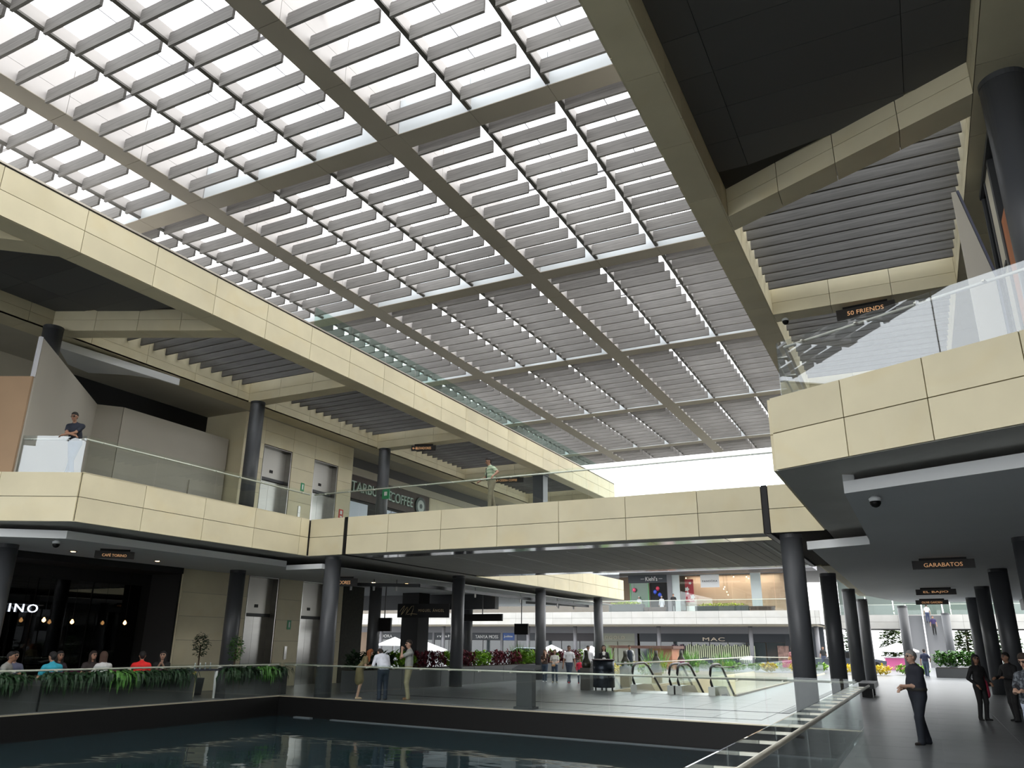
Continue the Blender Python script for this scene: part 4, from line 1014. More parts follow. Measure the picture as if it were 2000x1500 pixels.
# ------------------------------------------------------------------ right arcade and right gallery
def right_side():
    w = struct('wall_right', 'dark glazed shop fronts along the right arcade', 'wall')
    MB().box(4.9, 5.1, -30, 49, 0, 4.1).build('shop_front', M_DARK, w)
    MB().box(4.9, 5.1, -30, 9, 4.1, RB).build('upper_front', M_PLAST, w)
    MGL = MATS['dark_shop_glass']
    for i in range(21):
        y = 6 + 2.06 * i
        MB().box(4.8, 4.9, y, y + .07, 0, 4.1).build('mullion', M_DKMET, w)
        MB().box(4.84, 4.86, y + .09, y + 2.04, .1, 3.6).build('pane', MGL, w)
    MB().box(4.6, 4.9, 4, 49, 3.6, 4.1).build('bulkhead', M_DKMET, w)
    # upper right shop front beyond the big column
    u = struct('wall_upper_right', 'dark framed shop front with a wood panel on the upper right gallery', 'wall')
    MB().box(3.4, 3.6, 9, 47, ZT, RB).build('back', M_DARK, u)
    X = 2.2
    MB().box(X, X + .06, 13.35, 14.75, ZT, 8.9).build('wood_panel', mat('orange_wood', (.42, .13, .035), .5, vary=.25, scale=2, stretch=(1, 1, .2)), u)
    for y0, y1, z1 in ((13.22, 13.33, 9.5), (14.77, 14.95, 10.2), (15.6, 15.7, 10.2), (16.25, 16.32, 10.2), (13.0, 13.04, 9.5)):
        MB().box(X - .02, X + .1, y0, y1, ZT, z1).build('frame_post', M_DKMET, u)
    MB().box(X, X + .04, 14.97, 15.58, ZT, 10.2).build('grey_panel', M_PLAST, u)
    MB().box(X + .02, X + .05, 15.72, 16.23, ZT, 10.2).build('pane', MGL, u)
    MB().box(X - .05, X + .1, 13.3, 16.3, 10.2, 10.3).build('head_frame', M_DKMET, u)
    MB().box(X - .03, X, 15.0, 15.55, 8.2, 8.26).build('frame_rail', M_DKMET, u)
    p = thing('leaning_board', 'pale board with a slanted edge standing by the upper right shop front', 'board', (1.75, 16.2, ZT))
    y = 16.0
    V = [(1.66, y, ZT), (2.12, y, ZT), (2.10, y, 8.4), (1.74, y, 10.35), (1.66, y, 10.35)]
    V += [(a, b + .05, c) for a, b, c in V]
    MB().add(V, [(0, 1, 2, 3, 4), (9, 8, 7, 6, 5), (0, 5, 6, 1), (1, 6, 7, 2), (2, 7, 8, 3), (3, 8, 9, 4), (4, 9, 5, 0)]).build('board', mat('pale_board', (.55, .52, .45), .7), p)
    MB().add([(a, y - .02, z) for a, z in ((2.13, ZT), (2.17, ZT), (2.15, 8.4), (1.79, 10.36), (1.75, 10.36), (2.11, 8.4))] + [(a, y + .05, z) for a, z in ((2.13, ZT), (2.17, ZT), (2.15, 8.4), (1.79, 10.36), (1.75, 10.36), (2.11, 8.4))],
             [(0, 1, 2, 5), (5, 2, 3, 4), (11, 8, 7, 6), (10, 9, 8, 11), (1, 7, 8, 2), (2, 8, 9, 3), (3, 9, 10, 4), (4, 10, 11, 5), (5, 11, 6, 0), (0, 6, 7, 1)]).build('edge_strip', mat('steel_blue_edge', (.12, .13, .19), .4), p)
    # planter at the far end of the arcade
    t = thing('planter', 'dark planter box with bushy green plants at the far end of the arcade', 'planter', (1.2, 57, 0))
    MB().box(.3, 2.6, 56.6, 57.5, 0, .55).build('trough', M_PLANTER, t); MB().box(.36, 2.54, 56.66, 57.44, .53, .58).build('soil', M_SOIL, t)
    for i in range(5):
        plant('leafy_shrub', f'bushy green shrub in the dark planter at the arcade end, {ORD[i]} from the left', 'shrubs in the arcade end planter', (.6 + .45 * i, 57.0 + .1 * (i % 2), 1.05), (.36, .36, .45), 260, .32, .11, LM, 400 + i, up=.6, droop=.4)
right_side()

# ------------------------------------------------------------------ far building across the open plaza
def far_building():
    YF = 78.0
    f = struct('floor_far', 'bright pale stone upper floor edge of the building across the plaza', 'floor slab')
    MB().box(-70, -8.3, YF + .05, 96, 3.66, 4.86).build('slab', M_BACK, f)
    clad(f, (-70, YF + .05), (-8.3, YF + .05), [3.64, 4.26, 4.88], [.58 + 2.17 * k for k in range(0, 40)], M_STONEW)
    clad(f, (-8.3, YF + .05), (-8.3, 95), [3.64, 4.26, 4.88], [2.17 * k for k in range(1, 9)], M_STONEW)
    MB().box(-70, -8.6, YF + .6, 96, 3.5, 3.64).build('soffit', mat('warm_soffit', (.55, .49, .38), .7), f)
    f2 = struct('floor_far_right', 'pale stone upper floor edge beyond the right arcade end', 'floor slab')
    MB().box(-8.3, 14, 95.05, 104, 3.6, 5.0).build('slab', M_BACK, f2)
    clad(f2, (-8.3, 95.05), (14, 95.05), [3.58, 4.3, 5.02], [3.0 * k for k in range(1, 8)], M_STONEW)
    railing('glass railing on the upper floor across the plaza', [(-60, YF + .3), (-8.5, YF + .3)], 4.88, side=1, hand=.05, h=1.1, step=4, bracket=6)
    railing('glass railing on the upper floor beyond the arcade end', [(-8.3, 95.3), (14, 95.3)], 5.02, side=1, hand=.05, h=1.1, step=4, bracket=6)
    w = struct('wall_far', 'two storey shop fronts across the open plaza', 'wall')
    grey = mat('far_grey_band', (.20, .20, .215), .6); dark = mat('far_dark_band', (.03, .036, .045), .5)
    YS = 83.0
    MB().box(-70, -10.5, YS + 4, YS + 4.2, -.5, 9).build('back', mat('warm_shop_inside', (.34, .25, .18), .8), w)
    MB().box(-70, -10.5, YS - .3, YS, 2.85, 3.5).build('upper_band', grey, w)
    MB().box(-70, -8.6, YS - 3.5, YS + .3, 8.8, 9.6).build('eave', grey, w)
    MB().prism([(-70, YS), (-8.6, YS), (-8.6, 110), (-70, 110)], 9.6, 9.8).build('roof', M_BACK, w)
    # ground floor shops
    xs = [(-62, -56.5, 'dark'), (-56.2, -52.6, 'dark'), (-52.3, -48.3, 'dark'), (-48.0, -43.4, 'dark'), (-43.2, -41.6, 'blue'), (-41.3, -38.2, 'dark'), (-38, -31.5, 'brown'), (-31.3, -27.4, 'cream'), (-26.9, -12.2, 'dark')]
    cm = {'dark': dark, 'blue': mat('far_blue_board', (.03, .09, .3), .5), 'cream': mat('far_cream_board', (.30, .31, .25), .6), 'brown': mat('far_brown_board', (.06, .055, .06), .6)}
    gl = mat('far_shop_window', (.05, .065, .07), .08, spec=.8)
    for x0, x1, k in xs:
        MB().box(x0, x1, YS - .1, YS, 2.05, 2.85).build('name_board', cm[k], w)
        n = max(1, round((x1 - x0) / 1.9))
        for i in range(n):
            a, b = x0 + (x1 - x0) * i / n, x0 + (x1 - x0) * (i + 1) / n
            MB().box(a + .04, b - .04, YS - .06, YS - .02, -.3, 2.03).build('window_pane', gl if k != 'cream' else cm['cream'], w)
        MB().box(x1, x1 + .28, YS - .15, YS, -.3, 2.85).build('pier', grey, w)
    MB().box(-12.2, -8.6, YS - .2, YS + .2, -.3, 3.5).build('pier', dark, w)
    # signs on the ground floor boards
    def fsign(s, x, z, wd, h, m, lab):
        t = thing('shop_sign', lab, 'sign', (x, YS - .12, z)); text(s, (x, YS - .14, z), wd, m, t, (0, -1), height=h, depth=.03); return t
    fsign('MAC', -19.1, 2.32, 2.2, .34, M_LETTER if False else mat('pale_gold', (.8, .7, .55), .4), 'pale angular letters on the dark far shop board in the centre')
    fsign('DGOLD', -29.6, 2.42, 2.2, .34, mat('dim_gold', (.5, .45, .33), .4), 'dim gold letters on the cream far shop board')
    fsign('TANYA MOSS', -45.2, 2.42, 3.0, .36, M_WHITE, 'white letters on the dark far shop board left of the blue one')
    fsign('Juditte', -42.4, 2.45, 1.1, .3, M_WHITE, 'small white letters on the blue far shop board')
    fsign('mshop', -50.2, 2.42, 3.4, .38, M_WHITE, 'white lower case letters on the far shop board behind a column')
    fsign('BARRO', -54.5, 2.42, 2.1, .4, M_WHITE, 'white capital letters on a far shop board seen under the gallery')
    fsign('iADORA', -59.5, 2.42, 2.2, .35, M_WHITE, 'thin white letters on the leftmost far shop board')
    # window display with vertical coloured slats
    d = thing('window_display', 'window display of pale green slats with a dark curved cut-out in the far shop', 'display', (-19, YS - .3, 0))
    for i in range(40):
        x = -23.4 + .21 * i
        MB().box(x, x + .12, YS - .32, YS - .28, .35 + .25 * math.sin(i * .5), 1.75 + .1 * math.sin(i * 1.7)).build('slat', (mat('slat_pale', (.62, .68, .45), .6), mat('slat_plum', (.12, .06, .09), .6))[1 if i < 7 else 0], d)
    t = thing('poster', 'tall poster with a portrait in warm tones at the right end of the far shops', 'poster', (-12.6, YS - .22, 0))
    MB().box(-12.95, -11.9, YS - .25, YS - .21, -.1, 1.75).build('sheet', mat('poster_print', (.32, .2, .17), .6, vary=.7, scale=2.5), t)
    # columns of the far arcade
    for i, x in enumerate((-58, -53, -49.3, -46.6, -38.5, -33, -23.9, -14.87, -8.9)):
        c = struct('column', f'slim grey column of the arcade across the plaza, {["first", "second", "third", "fourth", "fifth", "sixth", "seventh", "eighth", "ninth"][i]} from the left', 'column', (x, 80, 0))
        MB().lathe((x, 80, -.4), [(.2, 0), (.2, 3.9)], 20).build('shaft', mat('far_column_grey', (.2, .2, .215), .5), c, True)
        MB().lathe((x, 80, 3.4), [(.22, 0), (.22, .1)], 20).build('collar', M_DKMET, c)
    # upper floor shops
    MB().box(-27.9, -23.6, YS - .1, YS, 8.0, 8.8).build('name_board', dark, w)
    MB().box(-23.6, -23.1, YS - .2, YS, 4.88, 8.8).build('pier', grey, w)
    t = thing('shop_sign', 'white script letters on the dark upper shop board across the plaza', 'sign', (-25.3, YS - .1, 8.4)); text("Kiehl's", (-25.3, YS - .14, 8.42), 1.3, M_WHITE, t, (0, -1), height=.45, depth=.03)
    MB().box(-26.5, -26.1, YS - .13, YS - .11, 8.4, 8.43).build('dash', M_WHITE, t); MB().box(-24.5, -24.1, YS - .13, YS - .11, 8.4, 8.43).build('dash', M_WHITE, t)
    green = mat('green_door_frame', (.12, .35, .15), .5)
    MB().box(-27.7, -25.7, YS - .06, YS - .02, 4.88, 8.0).build('window_pane', mat('green_glass', (.09, .16, .11), .2), w)
    for x in (-27.75, -25.75): MB().box(x, x + .1, YS - .1, YS, 4.88, 8.0).build('green_post', green, w)
    MB().box(-25.6, -23.65, YS + .2, YS + .3, 4.88, 8.0).build('dark_doorway', M_DARK, w)
    pale = mat('pale_blue_pier', (.52, .58, .58), .5)
    MB().box(-23.1, -22.3, YS - .1, YS, 4.88, 8.75).build('pale_pier', pale, w); MB().box(-15.0, -14.0, YS - .1, YS, 4.88, 8.75).build('pale_pier', pale, w)
    cg = glass('far_clear_glass', (.9, .93, .92), .05, .5)
    for i in range(4): MB().box(-22.3 + 1.825 * i + .01, -22.3 + 1.825 * (i + 1) - .01, YS - .06, YS - .03, 4.88, 8.75).build('window_pane', cg, w)
    for i in range(2): MB().box(-14.0 + 1.3 * i, -12.75 + 1.3 * i, YS - .06, YS - .03, 4.88, 8.6).build('window_pane', cg, w)
    MB().box(-22.3, -12.0, YS + 2.2, YS + 2.3, 4.88, 8.8).build('shop_back_wall', mat('peach_wall', (.55, .4, .3), .8), w)
    MB().box(-22.3, -12.0, YS, YS + 2.3, 4.8, 4.88).build('shop_floor', mat('pale_shop_floor', (.5, .45, .4), .6), w)
    s = thing('shop_sign', 'square white jewellery shop sign with dark capital letters', 'sign', (-19.1, YS - .1, 8))
    MB().box(-20.05, -18.13, YS - .16, YS - .1, 7.4, 8.66).build('board', mat('white_board', (.78, .79, .8), .5), s)
    text('PANDÓRA', (-19.09, YS - .17, 8.05), 1.55, mat('dark_letters', (.05, .05, .06), .5), s, (0, -1), height=.24, depth=.01)
    b = thing('hanging_banner', 'red banner with white flowers in the upper shop window', 'banner', (-21.4, YS + .4, 6.2))
    MB().box(-21.85, -20.95, YS + .4, YS + .43, 6.0, 8.3).build('cloth', mat('red_banner', (.5, .03, .05), .6), b)
    for k, (x, z, r) in enumerate(((-21.65, 7.3, .2), (-21.1, 6.5, .22), (-21.6, 6.9, .12), (-21.3, 7.9, .12))):
        pts = [(x + r * (1 + .25 * math.cos(5 * a)) * math.cos(a), z + r * (1 + .25 * math.cos(5 * a)) * math.sin(a)) for a in [2 * math.pi * i / 30 for i in range(30)]]
        MB().add([(px, YS + .385, pz) for px, pz in pts] + [(px, YS + .4, pz) for px, pz in pts], [tuple(range(30)), tuple(range(59, 29, -1))] + [(i, i + 30, (i + 1) % 30 + 30, (i + 1) % 30) for i in range(30)]).build('flower', M_WHITE, b)
    for i, (x, w_, h) in enumerate(((-21.4, 1.0, .75), (-17.6, 1.0, .7), (-16.0, .8, .6), (-18.6, .7, .6))):
        c = thing('display_case', f'white jewellery display case inside the upper shop, {["under the red banner", "under the white sign", "at the right pier", "in the middle"][i]}', 'display case', (x, YS + 1, 4.88))
        MB().box(x - w_ / 2, x + w_ / 2, YS + .8, YS + 1.3, 4.88, 4.88 + h).build('cabinet', M_WHITE, c)
        MB().box(x - w_ / 2 + .05, x + w_ / 2 - .05, YS + .85, YS + 1.25, 4.88 + h, 4.88 + h + .3).build('glass_top', cg, c)
    lp = mat('warm_shop_lamp', (1, .75, .45), .4, emit=6)
    for i, (x, z) in enumerate(((-18.0, 7.3), (-17.7, 7.0), (-17.6, 6.7), (-17.9, 7.5), (-16.9, 8.5), (-15.6, 8.45), (-15.4, 8.3), (-19.9, 8.6), (-21.9, 8.5))):
        l = thing('pendant_lamp', f'{ORD[i]} tiny warm lamp in the upper jewellery shop window', 'lamp', (x, YS + 1.2, z), 'tiny lamps in the jewellery shop')
        MB().lathe((x, YS + 1.2, z), [(.01, -.06), (.06, 0), (.01, .06)], 10).build('bulb', lp, l, True); MB().tube([(x, YS + 1.2, z + .05), (x, YS + 1.2, 8.8)], .008, 4).build('cord', M_BLACK, l)
    for i, (x, z, col) in enumerate(((-27.2, 7.3, (.8, .1, .2)), (-24.4, 6.75, (.05, .1, .6)), (-24.9, 7.05, (.05, .1, .6)), (-24.6, 7.4, (.6, .05, .1)))):
        l = thing('paper_lantern', f'{["pink", "dark blue", "blue", "red"][i]} paper lantern hanging in the dark upper shop doorway', 'lantern', (x, YS - .3, z))
        MB().lathe((x, YS - .3, z), [(.05, -.25), (.18, -.1), (.2, .05), (.08, .2)], 12).build('shade', mat('lantern_' + str(i), col, .5), l, True); MB().tube([(x, YS - .3, z + .2), (x, YS - .3, 8.0)], .008, 4).build('cord', M_BLACK, l)
    # hedge planters and benches on the upper floor edge
    for i, (x0, x1) in enumerate(((-28.6, -24.95), (-19.7, -14.6))):
        t = thing('planter', f'grey planter with a clipped yellow-green hedge on the upper floor across the plaza, {["left", "right"][i]} one', 'planter', (x0, YF + .7, 4.88))
        MB().box(x0, x1, YF + .5, YF + 1.2, 4.88, 5.35 if i else 5.6).build('trough', M_PLANTER, t)
        z = 5.35 if i else 5.6
        V, F = leaves(500, ((x0 + x1) / 2, YF + .85, z + .1), ((x1 - x0) / 2, .35, .15), .16, .09, .6, .3, 500 + i)
        bb = MB(); bb.add(V, F); bb.build('hedge', LY, t)
    for i, (x0, x1) in enumerate(((-24.9, -22.7), (-14.5, -12.2))):
        t = thing('bench', f'low brown wooden bench on the upper floor across the plaza, {["left", "right"][i]} one', 'bench', (x0, YF + .7, 4.88))
        MB().box(x0, x1, YF + .5, YF + 1.0, 5.15, 5.3).build('seat', mat('brown_bench', (.07, .045, .035), .6), t); MB().box(x0 + .05, x1 - .05, YF + .55, YF + .95, 4.88, 5.15).build('base', MATS['brown_bench'], t)
    # kiosk with a wooden roof on the plaza
    k = thing('kiosk', 'brown wooden kiosk with a flat slatted roof on the open plaza', 'kiosk', (-18.5, 60, 0))
    wd = mat('brown_wood', (.10, .05, .035), .6, vary=.2, scale=3)
    MB().box(-21.6, -16.6, 59.0, 62.0, 1.45, 1.65).build('roof', wd, k)
    MB().box(-18.3, -16.8, 59.3, 61.5, -.1, 1.45).build('cabin', mat('orange_brown_wood', (.3, .13, .07), .6), k)
    for x in (-21.4, -18.5): MB().box(x, x + .12, 59.2, 59.32, -.1, 1.45).build('post', wd, k)
    # grasses and yellow flowers
    for i, (x, y, m, h) in enumerate(((-22.6, 46, LB, .9), (-14.6, 48, LB, .8), (-13.6, 52, LB, .8), (-18.9, 50.5, LB, .9), (-12.3, 56, LB, .7))):
        base = [(x + RNG.uniform(-.5, .5), y + RNG.uniform(-.4, .4), .1) for _ in range(40)]
        plant('tall_grass', f'tuft of tall light green grass on the plaza, {["behind the red plants", "left of the kiosk post", "before the kiosk", "beside the man in white", "right of the kiosk"][i]}', None, (x, y, 0), (.5, .4, .2), 160, 1.6 * h, .04, m, 600 + i, up=1.4, droop=.12, base=base)
    yf = leafmat('yellow_flower', (.75, .6, .03))
    for i, (x, y) in enumerate(((-16.2, 45.0), (-17.2, 47.0), (-14.5, 46), (-13.0, 58.5), (-9.0, 60.0), (-6.8, 60.5), (-4.5, 59), (-1.5, 60.5), (-.6, 58.8), (-2.8, 58.5))):
        plant('flower_bed', f'low clump of {"yellow" if i % 3 == 0 else "lime green"} bedding plants on the plaza, {ORD[i]} from the left', 'bedding clumps on the open plaza', (x, y, .3), (.6, .5, .3), 200, .3, .1, yf if i % 3 == 0 else LG, 700 + i, up=.8)
    # white umbrellas
    for i, (x, y, zt, r) in enumerate(((-38.6, 60, 1.75, 1.8), (-42.0, 60, 2.15, 1.5), (-26.8, 60, 1.65, 1.5), (-23.4, 60, 1.6, 1.4), (-2.2, 75, 2.1, 1.6))):
        u = thing('parasol', f'white open parasol on the far plaza, {["seen left of the dark salon pier", "behind the man in the grey polo", "behind the family", "behind the man in white", "at the end of the arcade"][i]}', 'parasol', (x, y, -.3))
        n = 8; V = [(x, y, zt)] + [(x + r * math.cos(2 * math.pi * j / n), y + r * math.sin(2 * math.pi * j / n), zt - .62) for j in range(n)] + [(x + r * math.cos(2 * math.pi * j / n), y + r * math.sin(2 * math.pi * j / n), zt - .74) for j in range(n)]
        MB().add(V, [(0, 1 + j, 1 + (j + 1) % n) for j in range(n)] + [(1 + j, 1 + n + j, 1 + n + (j + 1) % n, 1 + (j + 1) % n) for j in range(n)]).build('canopy', mat('white_canvas', (.85, .85, .85), .8), u)
        MB().tube([(x, y, -.3), (x, y, zt)], .03, 6).build('pole', M_WHITEM, u)
    # stand under the far parasol
    s = thing('market_stall', 'pink and white stall counter under the parasol at the arcade end', 'stall', (-2.2, 75, 0))
    MB().box(-3.2, -1.2, 74.5, 75.5, 0, .9).build('counter', mat('pink_board', (.6, .12, .3), .6), s); MB().box(-3.3, -1.1, 74.4, 75.6, .9, .98).build('counter_top', M_WHITE, s)
    u = struct('wall_far_right', 'grey-green glazed upper storey beyond the arcade end', 'wall')
    for k in range(8): MB().box(-8.3 + 2.8 * k, -5.6 + 2.8 * k, 99.9, 100, 5.02, 9.5).build('window_pane', mat('grey_green_glazing', (.16, .2, .18), .2), u)
    MB().box(-8.3, 14.2, 98, 104, 9.5, 10.3).build('eave', grey, u)
    # far escalator up
    e = thing('far_escalator', 'bright-sided escalator rising to the upper floor beyond the arcade end', 'escalator', (.6, 94, 0))
    for x in (-1.5, .0, 1.9):
        V = [(x, 84, 0), (x, 84, 1.0), (x, 94.5, 6.0), (x, 94.5, 5.0)]; V += [(a + .12, b, c) for a, b, c in V]
        MB().add(V, [(0, 1, 2, 3), (7, 6, 5, 4), (0, 4, 5, 1), (1, 5, 6, 2), (2, 6, 7, 3), (3, 7, 4, 0)]).build('balustrade', M_WHITEM, e)
    V = [(-1.4, 84, -.1), (1.9, 84, -.1), (1.9, 94.5, 4.9), (-1.4, 94.5, 4.9)]; V += [(a, b, c - .3) for a, b, c in V]
    MB().add(V, [(0, 1, 2, 3), (7, 6, 5, 4), (0, 4, 5, 1), (1, 5, 6, 2), (2, 6, 7, 3), (3, 7, 4, 0)]).build('step_band', M_DKMET, e)
    # trees around the open plaza
    for i, (x, y, h, r) in enumerate(((-7.5, 114, 8, 3.6), (-1.5, 112, 7, 3.0), (4.5, 116, 9, 3.8), (11, 112, 8, 3.4))):
        tree(x, y, h, r, f'leafy street tree behind the building at the arcade end, {["leftmost", "second", "third", "rightmost"][i]}', 800 + i)
    for i in range(6):
        x = -7.5 + 3.9 * i; t = thing('street_shrub', f'tall green shrub behind the far right slab, {ORD[i]} from the left', 'shrub', (x, 106 + (i % 3), 0))
        V, F = leaves(1100, (x, 106 + (i % 3), 2.0), (1.5, 1.2, 2.3), .55, .36, .3, .3, 950 + i)
        b = MB(); b.add(V, F); b.build('foliage', LT if i % 2 else LM, t)
        MB().tube([(x, 106 + (i % 3), -.3), (x, 106 + (i % 3), 2.5)], .1, 6).build('stem', M_BARK, t)
    la = bpy.data.lights.new('shop_ceiling_light', 'AREA'); la.shape = 'RECTANGLE'; la.size = 9; la.size_y = 1.5; la.energy = 150; la.color = (1, .86, .7)
    lo = bpy.data.objects.new('shop_ceiling_light', la); COL.objects.link(lo); lo.location = (-17.2, YS + 1.2, 8.75)
    # parked cars
    for i, (x, y, rz, col, lab) in enumerate(((-5.2, 70, .3, (.05, .06, .08), 'dark car parked on the open plaza at the arcade end'), (-30.5, 64, .2, (.35, .42, .46), 'silver-blue car parked beyond the planters'))):
        car(x, y, rz, col, lab)
def tree(x, y, h, r, label, seed):
    t = thing('tree', label, 'tree', (x, y, 0))
    MB().tube([(x, y, -.3), (x + .1, y, h * .4), (x, y, h * .75)], .16, 8, .06).build('trunk', M_BARK, t)
    rr = np.random.default_rng(seed)
    V, F = [], []
    for k in range(7):
        c = (x + rr.uniform(-.5, .5) * r, y + rr.uniform(-.5, .5) * r, h * .75 + rr.uniform(-.25, .35) * r)
        v, f = leaves(260, c, (r * .55, r * .55, r * .42), .35, .2, .2, .3, seed * 10 + k)
        n = len(V); V += v; F += [tuple(i + n for i in q) for q in f]
    b = MB(); b.add(V, F); b.build('crown', LT, t)
def car(x, y, rz, col, label):
    t = thing('car', label, 'car', (x, y, 0), rz=rz)
    body = mat('car_paint_' + str(col), col, .25, .3)
    side = [(-2.1, .35), (2.1, .35), (2.15, .7), (1.3, .85), (.8, 1.35), (-1.1, 1.4), (-1.9, .9), (-2.15, .8)]
    n = len(side); V = [(a, -.85, b) for a, b in side] + [(a, .85, b) for a, b in side]
    MB().add(V, [tuple(range(n)), tuple(range(2 * n - 1, n - 1, -1))] + [(i, i + n, (i + 1) % n + n, (i + 1) % n) for i in range(n)]).build('body', body, t)
    win = [(1.2, .88), (.75, 1.3), (-1.05, 1.34), (-1.75, .92)]
    for s in (-1, 1):
        MB().add([(a, s * .86, b) for a, b in win] + [(a, s * .84, b) for a, b in win], [(0, 1, 2, 3), (7, 6, 5, 4), (0, 4, 5, 1), (1, 5, 6, 2), (2, 6, 7, 3), (3, 7, 4, 0)]).build('window', M_BLACK, t)
        for a in (-1.35, 1.35): MB().tube([(a, s * .7, .32), (a, s * .88, .32)], .32, 16).build('wheel', M_BLACK, t)
far_building()
# trees behind the viewer that the upper glass mirrors
for i, (x, y, h, r) in enumerate(((-24, -32, 10.5, 4.0), (-31, -36, 10, 3.6), (-17, -40, 9, 3.4))):
    tree(x, y, h, r, f'tall leafy tree beyond the open end of the atrium, mirrored in the gallery glass, {["first", "second", "third"][i]}', 900 + i)

# ------------------------------------------------------------------ people
def surfnet(v, org, h):
    s = v < 0
    nx, ny, nz = v.shape
    C = [(i, j, k) for i in (0, 1) for j in (0, 1) for k in (0, 1)]
    cut = lambda a, c: a[c[0]:nx - 1 + c[0], c[1]:ny - 1 + c[1], c[2]:nz - 1 + c[2]]
    cnt = sum(cut(s, c).astype(np.int8) for c in C)
    act = (cnt > 0) & (cnt < 8)
    ai = np.argwhere(act)
    idx = -np.ones(act.shape, dtype=np.int64); idx[act] = np.arange(len(ai))
    pos = np.zeros((len(ai), 3)); num = np.zeros(len(ai))
    for a in C:
        for ax in range(3):
            if a[ax]: continue
            b = list(a); b[ax] = 1
            va = v[ai[:, 0] + a[0], ai[:, 1] + a[1], ai[:, 2] + a[2]]; vb = v[ai[:, 0] + b[0], ai[:, 1] + b[1], ai[:, 2] + b[2]]
            m = (va < 0) != (vb < 0)
            t = np.where(m, va / np.where(m, va - vb, 1), 0)
            p = np.array(a, float)[None, :].repeat(len(ai), 0); p[:, ax] += t
            pos[m] += p[m]; num += m
    pos = (pos / num[:, None] + ai) * h + org
    F = []
    for ax in range(3):
        o1, o2 = [(1, 2), (2, 0), (0, 1)][ax]
        sl0 = [slice(None)] * 3; sl1 = [slice(None)] * 3
        sl0[ax] = slice(0, -1); sl1[ax] = slice(1, None)
        d = s[tuple(sl0)].astype(np.int8) - s[tuple(sl1)].astype(np.int8)
        g = np.argwhere(d != 0)
        g = g[(g[:, o1] > 0) & (g[:, o2] > 0) & (g[:, o1] < v.shape[o1] - 1) & (g[:, o2] < v.shape[o2] - 1)]
        if not len(g): continue
        sg = d[g[:, 0], g[:, 1], g[:, 2]]
        def cell(da, db):
            q = g.copy(); q[:, o1] -= da; q[:, o2] -= db
            return idx[q[:, 0], q[:, 1], q[:, 2]]
        q = np.stack([cell(1, 1), cell(0, 1), cell(0, 0), cell(1, 0)], 1)
        q[sg < 0] = q[sg < 0][:, ::-1]
        F.append(q)
    return pos, np.concatenate(F)

class Body:
    def __init__(s): s.p = []
    def cap(s, a, b, ra, rb, tagn, k=.02, sc=(1, 1, 1)): s.p.append((np.array(a, float), np.array(b, float), ra, rb, tagn, k, np.array(sc, float)))
    def mesh(s, h, name):
        lo = np.min([np.minimum(a, b) - max(ra, rb) * sc for a, b, ra, rb, t, k, sc in s.p], 0) - 3 * h
        hi = np.max([np.maximum(a, b) + max(ra, rb) * sc for a, b, ra, rb, t, k, sc in s.p], 0) + 3 * h
        n = np.ceil((hi - lo) / h).astype(int) + 1
        v = np.full(n, .25); best = np.full(n, 1e3); tg = np.zeros(n, np.int8)
        tags = []
        for a, b, ra, rb, t, k, sc in s.p:
            if t not in tags: tags.append(t)
            ti = tags.index(t)
            m = max(ra, rb) * sc + k + 2.5 * h
            i0 = np.maximum(((np.minimum(a, b) - m - lo) / h).astype(int), 0); i1 = np.minimum(((np.maximum(a, b) + m - lo) / h).astype(int) + 2, n)
            X, Y, Z = np.meshgrid(*[lo[i] + np.arange(i0[i], i1[i]) * h for i in range(3)], indexing='ij')
            P = (np.stack([X, Y, Z], -1) - a) / sc; d = (b - a) / sc
            L = max(d @ d, 1e-9); tt = np.clip(P @ d / L, 0, 1)
            dist = (np.linalg.norm(P - tt[..., None] * d, axis=-1) - (ra + (rb - ra) * tt)) * sc.min()
            S = tuple(slice(i0[i], i1[i]) for i in range(3))
            o = v[S]; hh = np.maximum(k - np.abs(o - dist), 0) / k
            v[S] = np.minimum(o, dist) - hh * hh * k / 4
            u = dist < best[S]; best[S] = np.where(u, dist, best[S]); tg[S] = np.where(u, ti, tg[S])
        pos, F = surfnet(v, lo, h)
        c = pos[F].mean(1); ci = np.clip(np.round((c - lo) / h).astype(int), 0, n - 1)
        return pos, F, tg[ci[:, 0], ci[:, 1], ci[:, 2]], tags

def mk(pos, F, ft, tags, mats, name, parent):
    me = bpy.data.meshes.new(name)
    me.from_pydata(pos.tolist(), [], F.tolist())
    for t in tags: me.materials.append(mats[t])
    me.polygons.foreach_set('material_index', ft.astype(np.int32)); me.polygons.foreach_set('use_smooth', np.ones(len(F), bool)); me.update()
    o = bpy.data.objects.new(name, me); COL.objects.link(o); o.parent = parent
    return o

def ik(a, t, l1, l2, pole):
    a = np.array(a, float); t = np.array(t, float); d = t - a; L = np.linalg.norm(d); L2 = min(L, .995 * (l1 + l2)); d /= L; t = a + d * L2
    ca = (l1 * l1 + L2 * L2 - l2 * l2) / (2 * l1 * L2); ca = max(-1, min(1, ca))
    p = np.array(pole, float); p = p - d * (p @ d); p /= np.linalg.norm(p) + 1e-9
    return a + d * l1 * ca + p * l1 * math.sqrt(1 - ca * ca), t

